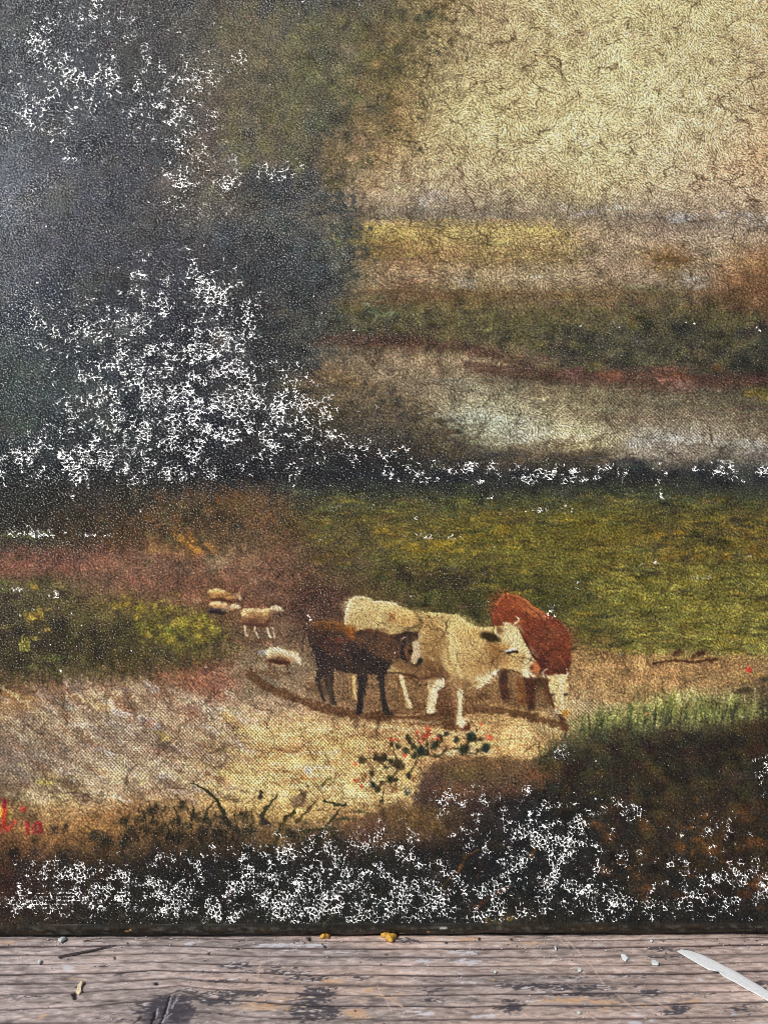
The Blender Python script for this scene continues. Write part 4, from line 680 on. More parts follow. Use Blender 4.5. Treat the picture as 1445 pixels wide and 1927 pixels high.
# sprig with dark leaves and red flowers
G = [(44, 46, 30), (36, 38, 28), (54, 44, 30), (30, 38, 32)]
def E(x, y): return 640 + x / 4.516, 1340 + y / 4.516
for p in ([(690, 330), (620, 290), (570, 210)], [(690, 330), (660, 180)], [(740, 350), (750, 150)], [(800, 290), (850, 220), (910, 185)], [(490, 440), (440, 275)], [(490, 440), (365, 390), (305, 390), (185, 405)], [(1050, 320), (1120, 220), (1200, 110)], [(640, 430), (590, 520), (600, 570)], [(905, 310), (870, 360), (800, 380), (720, 350)], [(350, 770), (385, 640)], [(800, 365), (890, 400)], [(480, 500), (430, 570), (320, 650)], [(690, 340), (640, 430)], [(850, 220), (840, 300)], [(1060, 330), (970, 310), (900, 320)], [(1235, 320), (1140, 350), (1060, 350)], [(300, 400), (390, 470), (480, 440)], [(570, 190), (600, 260), (640, 330)]):
    S.stroke([E(*q) for q in p], 4.5, (62, 54, 32), .85, lab=L_PLANT)
for i, (x, y, r) in enumerate(((570, 210, 26), (590, 245, 22), (440, 275, 18), (490, 295, 22), (560, 330, 32), (620, 290, 26), (690, 330, 40), (740, 350, 24), (800, 290, 36), (850, 220, 30), (910, 185, 22), (990, 235, 28), (1110, 215, 40), (1140, 230, 30), (1190, 235, 22), (1050, 320, 46), (1235, 305, 40), (1172, 320, 15), (630, 370, 30), (720, 230, 16), (740, 280, 16), (185, 405, 32), (305, 390, 32), (355, 400, 30), (378, 375, 26), (435, 420, 22), (490, 440, 40), (520, 462, 32), (270, 520, 22), (420, 570, 34), (465, 575, 18), (355, 600, 16), (285, 615, 24), (320, 655, 26), (585, 540, 22), (385, 470, 14))):
    S.dab(*E(x, y), r / 4.516 * .95, r / 4.516 * 1.12, random.choice(G), .95, random.uniform(-40, 40), .55, 1, lab=L_PLANT, h=.4)
for x, y, r in ((200, 545, 30), (455, 655, 26), (625, 580, 24), (195, 580, 20)): S.dab(*E(x, y), r / 5.5, r / 4.6, (112, 78, 50), .8, 0, .4, lab=L_PLANT)
S.dab(*E(565, 680), 5, 6.5, (44, 50, 46), .95, lab=L_PLANT); S.dab(*E(572, 665), 2.2, 2.6, (210, 214, 210), .9)
for x, y, r in ((430, 235, 20), (475, 235, 16), (275, 325, 18), (120, 440, 16), (135, 578, 18), (180, 630, 16), (552, 375, 18), (660, 175, 22), (750, 140, 18), (738, 200, 26), (762, 165, 18), (1202, 100, 14), (1270, 215, 26), (690, 232, 30), (820, 230, 20)):
    S.dab(*E(x, y), r / 4.6, r / 5, random.choice([(206, 62, 44), (190, 70, 46), (214, 84, 62)]), .85 if r < 29 else .5, random.uniform(0, 90), .4, 1, lab=L_PLANT, h=.4)
S.dab(*E(280, 330), 2, 2, (250, 236, 220), .8); S.dab(573, 1461, 6, 4, (204, 120, 52), .7); S.dab(580, 1450, 8, 5, (232, 226, 214), .7)
# dead twig on the right-hand path
S.stroke([(1228, 1249), (1270, 1243), (1310, 1246), (1348, 1240)], 4, (66, 42, 28), .9, taper=False, lab=L_TWIG)
for x, y, r in ((1272, 1231, 7), (1278, 1226, 6), (1303, 1236, 5), (1314, 1231, 7), (1322, 1228, 5), (1338, 1245, 5), (1290, 1244, 5), (1332, 1240, 4)): S.dab(x, y, r, r * .85, (74, 46, 32), .92, lab=L_TWIG)
S.dab(1410, 1261, 6, 5, (196, 52, 40), .85); S.dab(1437, 1276, 10, 7, (52, 48, 34), .8); S.dab(1402, 1300, 14, 6, (58, 48, 34), .8); S.dab(1386, 1302, 6, 5, (66, 54, 40), .7); S.dab(1166, 1230, 6, 5, (150, 140, 110), .6); S.dab(1430, 1270, 14, 4, (172, 140, 70), .5)
S.dab(1218, 1345, 5, 3, (176, 96, 66), .6)
# weeds on the left of the path
DG = [(34, 32, 22), (28, 28, 20), (44, 38, 24), (32, 28, 22)]
def Fz(x, y): return x / 2.998, 1380 + y / 2.998
for x, y, r in ((690, 500, 34), (740, 545, 30), (790, 485, 28), (850, 440, 34), (885, 415, 22), (930, 420, 18), (960, 575, 36), (1000, 490, 26), (1035, 400, 34), (1025, 380, 20), (1050, 520, 22), (1110, 470, 30), (1150, 485, 26), (1185, 515, 26), (1245, 475, 28), (1285, 505, 28), (1330, 545, 30), (1390, 470, 36), (900, 545, 36), (830, 550, 30), (1140, 560, 44), (1230, 570, 36), (1040, 580, 30), (760, 580, 26), (1400, 560, 40), (700, 612, 36), (520, 575, 32), (560, 590, 44), (610, 600, 36), (310, 535, 26), (370, 535, 20), (200, 600, 16), (75, 680, 30), (1090, 650, 40)):
    S.dab(*Fz(x, y), r / 3, r / 4.4, random.choice(DG), .75, random.uniform(-50, 50), .3, 2)
for k in range(130):
    x, y = Fz(random.uniform(680, 1440), random.uniform(440, 640))
    S.stroke([(x, y), (x + random.uniform(-8, 10), y - random.uniform(6, 22))], 3.2, random.choice(DG), random.uniform(.6, .95))
S.stroke([Fz(*q) for q in ((1300, 525), (1260, 450), (1220, 370), (1160, 318), (1085, 278))], 9, (36, 36, 24), .95)
S.stroke([Fz(*q) for q in ((1150, 500), (1170, 430), (1220, 370))], 7, (42, 38, 26), .9)
for x, y in ((1300, 350), (1320, 380), (1380, 330)): S.dab(*Fz(x, y), 9, 4, (110, 100, 72), .5)
def Gz(x, y): return 482 + x / 2.998, 1380 + y / 2.998
for p, wd, c in (([(30, 470), (60, 420), (120, 345)], 6, (74, 72, 48)), ([(340, 620), (400, 520), (500, 400)], 7, (66, 66, 48)), ([(490, 410), (440, 398), (385, 378)], 5, (70, 70, 50)), ([(100, 620), (150, 500), (250, 405)], 6, (88, 78, 40)), ([(440, 490), (500, 480), (570, 492)], 5, (112, 108, 70)), ([(270, 550), (360, 540), (450, 540)], 5, (70, 68, 40)), ([(230, 500), (300, 430), (330, 380)], 5, (110, 92, 50)), ([(560, 440), (600, 440), (660, 460)], 4, (140, 130, 80)), ([(370, 300), (400, 270), (420, 250)], 4, (120, 116, 70)), ([(700, 390), (715, 330)], 4, (130, 112, 70)), ([(20, 360), (30, 320)], 8, (66, 66, 50)), ([(40, 500), (80, 510)], 12, (78, 66, 56)), ([(180, 560), (260, 590)], 12, (70, 58, 44)), ([(420, 580), (470, 560)], 10, (90, 76, 48)), ([(240, 380), (280, 330)], 20, (178, 144, 108))):
    S.stroke([Gz(*q) for q in p], wd * 1.45, [v * .62 for v in c], .95, warp=1.2)
for k in range(60):
    x, y = random.uniform(440, 680), 1590 + random.uniform(-20, 14)
    S.stroke([(x, y), (x + random.uniform(-4, 18), y - random.uniform(8, 40))], 3.4, random.choice([(70, 60, 38), (54, 50, 36), (100, 82, 48)]), random.uniform(.5, .9))
# signature, cut off by the picture's side, in red and umber
S.dab(4, 1527, 8, 14, (236, 196, 80), .8); S.dab(20, 1530, 5, 12, (226, 190, 90), .6)
for p, wd, c in (([(10, 1508), (9, 1530), (7, 1552), (14, 1562)], 9, (206, 60, 38)), ([(10, 1508), (10, 1518)], 8, (120, 34, 44)), ([(14, 1562), (24, 1554), (29, 1548)], 8, (180, 70, 54)), ([(50, 1548), (52, 1558), (54, 1568)], 7, (156, 46, 46)), ([(62, 1560), (70, 1548), (76, 1556), (72, 1566), (64, 1566)], 6, (140, 42, 46)), ([(76, 1548), (79, 1566)], 5, (130, 38, 42))):
    S.stroke(p, wd, c, .9, warp=1, taper=False, lab=L_SIGN, h=.3)
S.dab(44, 1522, 5, 6, (186, 62, 52), .9, lab=L_SIGN); S.dab(2, 1562, 6, 6, (176, 80, 70), .7, lab=L_SIGN)
for p in ([(96, 1556), (112, 1557)], [(103, 1556), (102, 1566), (97, 1568), (110, 1568)], [(120, 1554), (126, 1562), (118, 1568)]): S.stroke(p, 3.4, (66, 44, 38), .85, taper=False, lab=L_SIGN)

anim = (S.lab > 0) & (S.lab <= L_S4)
# ---- relief of the paint skin, cracks, weave (all in canvas units)
X, Y = CXg.astype(np.float32), CYg.astype(np.float32)
lum = S.col @ np.array([.3, .59, .11], np.float32)
lumS = blur(lum, 8)
st = STEP
oct_ = [fnoise(S.sh, 'line', 4.9 / st, ang=math.pi * k / 6, bw=.7, seed=200 + k) for k in range(6)]
wts = [np.exp(1.5 * fnoise(S.sh, 'low', 30 / st, seed=220 + k)) for k in range(6)]
tot = sum(wts); lab_ = sum(o * w for o, w in zip(oct_, wts)) / np.sqrt(sum(w * w for w in wts))
del oct_, wts, tot
lw = 6.5
ph = fnoise(S.sh, 'low', 120 / st, seed=240) * 1.1
weave = (np.sin(2 * np.pi * X / lw + ph) * np.sin(2 * np.pi * Y / (lw * 1.04) + ph * .7)).astype(np.float32)
rows = np.sin(2 * np.pi * Y / (lw * 1.04) + .4 * fnoise(S.sh, 'low', 30 / st, seed=241)).astype(np.float32)
grain = fnoise(S.sh, 'ring', 5.2 / st, bw=.6, seed=242)
peb = fnoise(S.sh, 'ring', 15 / st, 10.5 / st, bw=.45, seed=243)
slowA, slowB = fnoise(S.sh, 'low', 60 / st, seed=244), fnoise(S.sh, 'low', 26 / st, seed=245)
wx, wy = fnoise(S.sh, 'low', 40 / st, seed=246), fnoise(S.sh, 'low', 40 / st, seed=247)
zx, zy = fnoise(S.sh, 'low', 7 / st, seed=248), fnoise(S.sh, 'low', 7 / st, seed=249)
f1, f2, _ = voronoi(X + wx * 8 + zx * .7, Y + wy * 8 + zy * .7, 84, 5)
crk = np.exp(-((f2 - f1) * 84 / 2.0) ** 2) * sstep(-1.5, -.1, slowB)
f1, f2, _ = voronoi(X + wy * 5 + zy * .5, Y + wx * 5 + zx * .5, 30, 6)
crk2 = np.exp(-((f2 - f1) * 30 / 1.9) ** 2) * sstep(.2, 1.6, slowA + .6 * slowB)

def zones(lst):
    z = np.zeros(S.sh, np.float32)
    for x, y, rx, ry, a in lst:
        z += a * np.exp(-((S.X - x) / rx) ** 2 - ((S.Y - y) / ry) ** 2)
    return np.clip(z, 0, 1.3)
# where the varnish still stands up in shiny beads
GL = zones([(330, 600, 130, 100, .30), (340, 260, 80, 160, .22), (130, 130, 130, 130, .26), (560, 760, 80, 90, .3), (120, 620, 110, 60, .25), (700, 1660, 700, 60, .35), (250, 645, 90, 46, .8), (180, 720, 70, 50, .35), (300, 780, 150, 80, .9), (400, 640, 60, 70, .75), (520, 810, 90, 60, .75), (210, 870, 150, 36, .9), (50, 860, 70, 26, .6), (420, 570, 50, 40, .6), (440, 740, 70, 70, .5), (720, 850, 60, 26, .35),
            (262, 35, 22, 22, .7), (180, 30, 30, 30, .3), (355, 130, 40, 30, .5), (200, 140, 40, 22, .4), (300, 150, 40, 20, .5), (440, 110, 24, 24, .4), (60, 215, 50, 26, .5), (80, 70, 30, 30, .3), (345, 325, 22, 46, .7), (432, 340, 18, 44, .7), (530, 320, 46, 18, .6), (265, 520, 14, 40, .6), (145, 290, 30, 14, .5), (335, 230, 18, 34, .4), (380, 545, 24, 40, .5),
            (860, 890, 120, 18, .55), (1000, 885, 70, 18, .6), (1110, 892, 60, 16, .5), (1245, 895, 14, 34, .9), (1370, 885, 50, 16, .9), (1440, 870, 30, 20, .7), (700, 850, 24, 14, .6),
            (130, 1640, 40, 16, .8), (40, 1700, 60, 22, .5), (120, 1690, 70, 22, .7), (250, 1680, 130, 40, .95), (420, 1680, 110, 46, .95), (560, 1660, 100, 70, .9), (720, 1630, 110, 60, .95), (650, 1710, 160, 28, .7), (400, 1610, 90, 18, .6), (850, 1500, 50, 20, .6), (820, 1520, 40, 16, .5), (960, 1540, 80, 50, .55), (1060, 1570, 80, 60, .7), (1030, 1660, 110, 60, .9), (1180, 1700, 90, 28, .65), (1260, 1680, 60, 40, .6), (1390, 1650, 60, 26, .7), (1380, 1700, 80, 24, .7), (1350, 1560, 60, 30, .45), (1060, 1420, 14, 16, .7), (1430, 1440, 26, 50, .45), (1130, 1515, 60, 14, .6), (1190, 1525, 40, 20, .5), (860, 1690, 80, 36, .6), (940, 1700, 60, 40, .6),
            (70, 1004, 60, 6, .8), (190, 1008, 20, 4, .8), (100, 1006, 14, 6, .9), (25, 985, 30, 20, .3), (24, 1110, 24, 4, .7), (100, 1120, 12, 8, .7), (45, 1145, 12, 4, .6), (178, 1128, 6, 3, .8), (820, 1010, 60, 6, .5), (1240, 1058, 18, 6, .7), (1320, 1085, 26, 7, .6), (1400, 1095, 20, 5, .6), (1200, 1065, 20, 6, .5), (880, 1150, 8, 8, .8), (1035, 1148, 16, 12, .7), (1408, 1048, 5, 4, .9), (930, 1130, 12, 6, .4), (1075, 1190, 16, 10, .4), (1020, 960, 60, 10, .3)])
_l = S.col @ np.array([.3, .59, .11], np.float32)
GL = GL + .75 * sstep(1.7, 2.6, fnoise(S.sh, 'low', 9 / st, seed=34)) * (1 - sstep(70, 120, _l)) * sstep(-.3, 1, slowA)
GL = np.clip(GL * np.clip(.9 + .55 * slowB, .15, 1.5), 0, 1.25)
RW = zones([(200, 880, 300, 26, .9), (40, 850, 120, 30, .7), (250, 1690, 260, 40, .7), (60, 1690, 100, 30, .9), (1370, 880, 70, 24, .7), (700, 1690, 160, 40, .4), (1370, 1680, 90, 40, .5)])
WV = zones([(1300, 790, 260, 90, .9), (250, 1400, 400, 130, 1.0), (650, 1460, 200, 60, .9), (700, 1400, 420, 70, .6), (760, 60, 160, 120, .7), (900, 380, 260, 50, .7), (1080, 1345, 60, 30, .9), (700, 1650, 300, 90, .6), (1300, 300, 200, 200, .25), (1350, 90, 120, 80, .5), (500, 1260, 100, 40, .6)])
lightA = sstep(95, 165, lumS)                       # thick pale paint
darkA = 1 - sstep(60, 110, lumS)
hum = lab_ * (.09 - .05 * lightA) * (1 - .35 * WV)
hum = hum * np.where(anim, .7, 1) * (1 - .5 * sstep(1200, 1280, S.Y))
Hh = hum + weave * (.09 + .28 * WV + .10 * RW * GL) + grain * .07 * (1 - .5 * lightA)
# beads of varnish and lifted flakes: small tilted facets between dark pebbles; the cupping grows towards the foot
gX = .16 + .00022 * (cx - 280); gY = np.interp(cy, [-200, 40, 340, 760, 890, 1660, 1800], [.02, .06, .12, .215, .25, .43, .46])
phi = (np.cumsum(gX)[None, :] * st + np.cumsum(gY)[:, None] * st).astype(np.float32)
phi = phi + fnoise(S.sh, 'low', 26 / st, seed=31) * .22 + fnoise(S.sh, 'low', 70 / st, seed=32) * .9
bot = sstep(1330, 1420, S.Y)
a1, a2, ida = voronoi(X * (10 / 11.5) + zx * .8, Y * (10 / 7.6) + zy * .8, 10, 31); EA = a2 - a1
a1, a2, idb = voronoi(X * (10 / 7) + zx * .8, Y * (10 / 8) + zy * .8, 10, 41); EB = a2 - a1
EC = EA * (1 - bot) + EB * bot
nz_ = fnoise(S.sh, 'low', 10 / st, seed=33)
thr = np.clip(-.03 - .025 * bot + .19 * GL + .08 * slowB * GL + .13 * nz_, 0, .42) * sstep(.05, .22, GL)
Mf = (1 - sstep(thr * .7, thr + .04, EC)) * sstep(.0, .05, thr)
Mf = np.maximum(Mf, sstep(.25, .8, rows + .5 * nz_) * RW * GL) * sstep(.05, .2, GL)
Hh = Hh * (1 - .3 * Mf) + Mf * .22 * np.mod(phi + np.where(bot > .5, idb, ida) * 9, 2.8) + (1 - Mf) * GL * .15 * sstep(0, .6, EC)
Hh -= crk * (.34 - .12 * darkA) + crk2 * .2 * (1 - .5 * darkA)
Hh += S.hgt * .7 + .5 * fnoise(S.sh, 'low', 90 / st, seed=250)
jx, jy = fnoise(S.sh, 'ring', 4.8 / st, bw=.6, seed=35), fnoise(S.sh, 'ring', 4.8 / st, bw=.6, seed=36)
idc = np.where(bot > .5, idb, ida) - .5
fineA = .07 + .17 * darkA
tx = Mf * (gX[None, :] + .30 * idc + .06 * jx) + (1 - Mf) * fineA * jx
tv = Mf * (-gY[:, None] + .15 * np.sin(idc * 40) + .06 * jy) + (1 - Mf) * fineA * jy
relief = -(tx[..., None] * np.array([1., 0, 0]) + tv[..., None] * EV).astype(np.float32)
# grime and the brown ground showing in the cracks of the pale paint
k1 = sstep(.35, 1.15, -lab_) * np.where(anim, .7, 1)
k3 = sstep(.5, 1.5, -grain) * (1 - lightA)
k2 = sstep(.1, .8, -weave) * WV
dirt = np.clip(k3 * .30 * np.where(anim, .4, 1) + k1 * (1 - .45 * sstep(1200, 1280, S.Y)) * (.40 + .22 * lightA) * (1 - .4 * WV) + k2 * (.40 + .3 * lightA) + crk * (.38 + .16 * lightA) + crk2 * (.28 + .14 * lightA), 0, .92)
ground = np.array([58, 42, 30], np.float32)
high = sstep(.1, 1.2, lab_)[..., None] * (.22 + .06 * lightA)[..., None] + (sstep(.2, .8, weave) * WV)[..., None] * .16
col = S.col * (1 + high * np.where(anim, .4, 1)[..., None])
mott = 1.08 + .08 * fnoise(S.sh, 'low', 18 / st, seed=251) + .12 * fnoise(S.sh, 'ring', 9 / st, bw=.7, seed=252) + .09 * grain
mott = np.where(anim, 1.08 + (mott - 1.08) * .45, mott)
col = col * mott[..., None]
col = col * (1 - dirt[..., None]) + np.minimum(ground, col * .5) * dirt[..., None]
alb = lin(np.clip(col, 4, 252)) / KEY * (np.where(anim, .98, 1.24) * lightA + (1 - lightA) * (1 - .34 * (1 - sstep(42, 72, lumS)) * ~anim) * (1 + .10 * (1 - lightA)))[..., None]
_k = (lightA * (1 - sstep(560, 620, S.Y)) * .22)[..., None]
alb = alb * (1 - _k) + (alb.mean(-1, keepdims=True) * np.array([1.10, 1.0, .82])) * _k
alb = alb * (1 + .22 * sstep(300, 400, S.X) * (1 - sstep(700, 800, S.X)) * (1 - sstep(420, 520, S.Y)))[..., None]
alb = np.clip(alb, .004, .86)
matt = np.clip(.60 - .31 * darkA - .06 * GL * darkA - .12 * Mf + .04 * slowA, .20, .75).astype(np.float32)
HZ = zones([(0, 420, 90, 150, .5), (60, 320, 90, 80, .3), (40, 600, 60, 160, .25), (40, 120, 70, 120, .15)])
varn = np.clip(.40 * HZ + .12 + .12 * darkA + (.62 - .22 * bot) * Mf - .06 * lightA, .05, .9).astype(np.float32)

# ---- mesh rows: flat front, then the rolled lower edge and the turned-under strip
inx = (SXg[len(cy) // 2] > -25) & (SXg[len(cy) // 2] < W + 25)
ci = np.array([i for i in range(len(cx)) if inx[i] or i % 4 == 0 or i == len(cx) - 1])
ri = np.array([i for i in range(len(cy)) if cy[i] > -110 or i % 4 == 0])
P = flatP + (Hh * PX)[..., None] * EN
P = P[np.ix_(ri, ci)]; A = {k: v[np.ix_(ri, ci)] for k, v in dict(paint=alb, matt=matt, varnish=varn, relief=relief).items()}
LAB = S.lab[np.ix_(ri, ci)]
paint_mat = paint_material()
oil = bpy.data.objects.new('oil_painting', None); C.objects.link(oil)
tag(oil, 'old unframed oil landscape with cows and sheep, cracked varnish, leaning above the plank', 'painting')
cell = LAB[:-1, :-1]
link('canvas', grid_mesh('canvas', P, cell == 0, A, paint_mat), oil)
PARTS = {L_RED: ('painted_cow', 'reddish brown cow with pale lowered face at the right of the herd'), L_WHITE: ('painted_cow', 'large cream white cow standing in the middle of the herd'), L_CALF: ('painted_calf', 'dark brown calf with white muzzle standing before the white cow'),
         L_S1: ('painted_sheep', 'uppermost tan sheep of the distant flock'), L_S2: ('painted_sheep', 'tan sheep with dark belly just below the uppermost one'), L_S3: ('painted_sheep', 'standing sheep with four thin pale legs'), L_S4: ('painted_sheep', 'bright cream sheep lying beside the calf'),
         L_ROCK1: ('painted_boulder', 'larger reddish boulder under the flowering sprig'), L_ROCK2: ('painted_boulder', 'smaller brown boulder left of the larger one'), L_PLANT: ('painted_sprig', 'dark leaved sprig with small red flowers on the sandy path'), L_SIGN: ('painted_signature', 'red and dark brown signature letters cut off by the left side'), L_TWIG: ('painted_twig', 'dark dead twig on the sandy path at the right')}
for k, (nm, lb) in PARTS.items():
    if (cell == k).any(): tag(link(nm, grid_mesh(nm, P, cell == k, A, paint_mat), oil), lb)

# rolled lower edge
z0 = (1757 - EDGE) * PX
rad = RAD
ncx = cx[ci]
arc = np.concatenate([np.linspace(0, 1, 22) * (math.pi / 2 + LEAN), ])
base_pt = z0 * EV + ORG
cen = base_pt - EN * rad
edgeP, eC, eM, eV = [], [], [], []
nz = [fnoise((40, len(cx)), 'ring', 6 / st, 3.2 / st, bw=.6, seed=260)[:, ci], fnoise((40, len(cx)), 'low', 60 / st, 4, seed=261)[:, ci], fnoise((40, len(cx)), 'low', 12 / st, 3, seed=262)[:, ci]]
front = P[-1]; fcol = A['paint'][-1]
ecol = np.array([lin((50, 47, 38))]) / KEY; brown = np.array([lin((66, 50, 30))]) / KEY; scuff = np.array([lin((104, 102, 98))]) / KEY
nrow = len(arc) + 3
EDGE_SPOTS = [(240, 8, 4, (226, 160, 84)), (247, 6, 3, (236, 190, 120)), (695, 15, 5, (206, 140, 90)), (680, 16, 3, (214, 150, 96)), (802, 10, 4, (210, 150, 110)), (752, 14, 5, (214, 160, 80)), (830, 5, 9, (226, 226, 220)), (520, 16, 9, (196, 140, 60)), (548, 17, 7, (190, 130, 60)), (1060, 12, 20, (64, 46, 26)), (60, 9, 40, (70, 56, 38)), (440, 17, 30, (30, 26, 22)), (1300, 14, 30, (60, 48, 28))]
for j in range(nrow):
    if j < len(arc):
        t = arc[j]
        n_ = EN * math.cos(t) - EV * math.sin(t)
        p = np.repeat((cen + n_ * rad)[None], len(ncx), 0)
        bump = (.3 * nz[0][j] + .8 * nz[1][j]) * PX * min(1, .3 + j / 6)
        p[:, 0] = (ncx - W / 2) * PX
        p = p + bump[:, None] * n_
        if j == 0: p = front.copy()
    else:
        p = edgeP[len(arc) - 1].copy(); p[:, 1] += .005 * (j - len(arc) + 1) + 0
    edgeP.append(p)
    w = min(1, j / 5)
    c = np.clip(ecol * (1 + .22 * nz[2][j][:, None] + .16 * nz[0][j][:, None]), .01, 1)
    b_ = np.clip(nz[1][j][:, None] * .6 - .2, 0, .8); c = c * (1 - b_) + brown * b_
    s_ = sstep(.4, 1.6, nz[2][j] + nz[0][j] * .5)[:, None] * (.6 if 2 < j < 12 else .15); c = c * (1 - s_) + scuff * s_
    for xx, jj, rr, cc in EDGE_SPOTS:
        q_ = np.exp(-((ncx - xx) / rr) ** 2 - ((j - jj) / 1.6) ** 2)[:, None]; q_ = sstep(.35, .6, q_ + .1 * nz[0][j][:, None]); c = c * (1 - q_) + lin(cc) / KEY * q_
    eC.append(fcol * (1 - w) + c * w); eM.append(np.full(len(ncx), .55)); eV.append(np.full(len(ncx), .3))
edgeP = np.array(edgeP)
ee = link('folded_edge', grid_mesh('folded_edge', edgeP, np.ones((nrow - 1, len(ncx) - 1), bool), dict(paint=np.array(eC, np.float32), matt=np.array(eM, np.float32), varnish=np.array(eV, np.float32), relief=np.zeros(edgeP.shape, np.float32)), paint_mat), oil)
tag(ee, 'dark scuffed lower edge where the canvas folds under')
# sides, top and back of the stretched canvas
x0, x1 = P[0, 0, 0], P[0, -1, 0]
bm = bmesh.new()
th = .018
def bxq(a, b, c, d): bm.faces.new([bm.verts.new(Vector(v)) for v in (a, b, c, d)])
tl, tr = P[0, 0], P[0, -1]; bl, br = edgeP[5, 0], edgeP[5, -1]
bk = -EN * th
bxq(tl, bl, bl + bk, tl + bk); bxq(tr, tr + bk, br + bk, br); bxq(tl, tl + bk, tr + bk, tr); bxq(tl + bk, bl + bk, br + bk, tr + bk)
me = bpy.data.meshes.new('canvas_back'); bm.to_mesh(me); bm.free()
me.materials.append(flat_material('raw_linen', (120, 100, 76), .8, .2, 1500))
link('canvas_back', me, oil)

# ================================================================== THE PLANK
fx = np.arange(-.135, .1351, .00034); fyv = np.arange(-.066, .0075, .00030)
px_ = np.concatenate([np.linspace(-.45, -.14, 60), fx, np.linspace(.14, .45, 60)])
py_ = np.concatenate([np.linspace(-.20, -.0685, 50), fyv, np.linspace(.010, .22, 60)])
PXg, PYg = np.meshgrid(px_, py_)
plP = np.stack([PXg, PYg, np.zeros_like(PXg)], -1)
QX, QY = to_sheet(plP)
T = Sheet(QX, QY, 1.75, 500)
# work on a uniform helper frame for noise: units of the measuring sheet, depth stretched back to true proportions
def pnoise(lx, ly, seed, kind='low', bw=.5):
    return fnoise(T.sh, kind, lx / 1.75, ly / 1.75, bw=bw, seed=seed)
T.col[:] = (172, 157, 151)
# growth rings: measured at a few stations across
ST = [0, 150, 290, 340, 390, 490, 590, 730, 880, 1020, 1170, 1295, 1445]
GR = [[125, 122, 112, 118, 122, 135, 138, 140, 140, 137, 136, 125, 110], [190, 190, 175, 185, 195, 205, 210, 210, 209, 207, 203, 190, 172], [270, 265, 247, 255, 270, 280, 286, 290, 285, 283, 278, 268, 250], [355, 348, 325, 335, 345, 360, 369, 372, 367, 365, 363, 350, 330], [440, 432, 402, 410, 420, 435, 448, 452, 446, 442, 440, 432, 412], [530, 525, 485, 478, 500, 515, 533, 542, 539, 535, 529, 518, 505], [630, 605, 570, 545, 575, 598, 618, 628, 628, 622, 613, 602, 600], [760, 735, 668, 590, 655, 700, 718, 730, 735, 726, 718, 705, 690], [885, 885, 840, 760, 775, 820, 835, 860, 862, 858, 850, 835, 815]]
GRr = []
for g in GR:
    gx, gy = on_plank(ST, [1740 + v / 4.817 for v in g])
    GRr.append((gx, gy))
ring = np.zeros(T.sh, np.float32); last = None
wob = pnoise(160, 40, 511) * .00028 + pnoise(30, 20, 512) * .00008
depths = []
for gx, gy in GRr:
    o = np.argsort(gx); depths.append(np.interp(px_, gx[o], gy[o]))
d_top = depths[0] - depths[1]
for k in range(1, 40): depths.insert(0, depths[0] + .0042 * (1 + .25 * math.sin(k * 2.3)))
for k in range(1, 26): depths.append(depths[-1] - .0055 * (1 + .25 * math.sin(k * 1.7)))
edge_soft = np.zeros(T.sh, np.float32)
for k, d in enumerate(depths):
    w_ = .00044 * (1 + .35 * math.sin(k * 1.9))
    q = (PYg + wob - d[None]) / w_
    ring = np.maximum(ring, np.exp(-q * q) * (.8 + .2 * math.sin(k * 2.1)))
    qq = (PYg + wob - d[None]) / .0022
    edge_soft = np.maximum(edge_soft, np.where(qq < 0, np.exp(qq), 0))     # late wood, dark on the near side of each groove
ring *= np.clip(.95 + .22 * pnoise(90, 30, 513), .45, 1.1)
n_s, n_m, n_f = pnoise(260, 60, 514), pnoise(60, 16, 515), pnoise(14, 6, 516)
tone = 1 + .07 * n_s + .07 * n_m + .09 * n_f
T.col *= tone[..., None]
warmth = sstep(-.8, 1.2, n_s * .6 + (QX - 800) / 700)[..., None]
T.col = T.col * (1 - warmth * .55) + np.array([168, 143, 128], np.float32) * tone[..., None] * warmth * .55
T.col *= (1 - .20 * edge_soft * (.6 + .4 * np.clip(n_m, -1, 1)))[..., None]
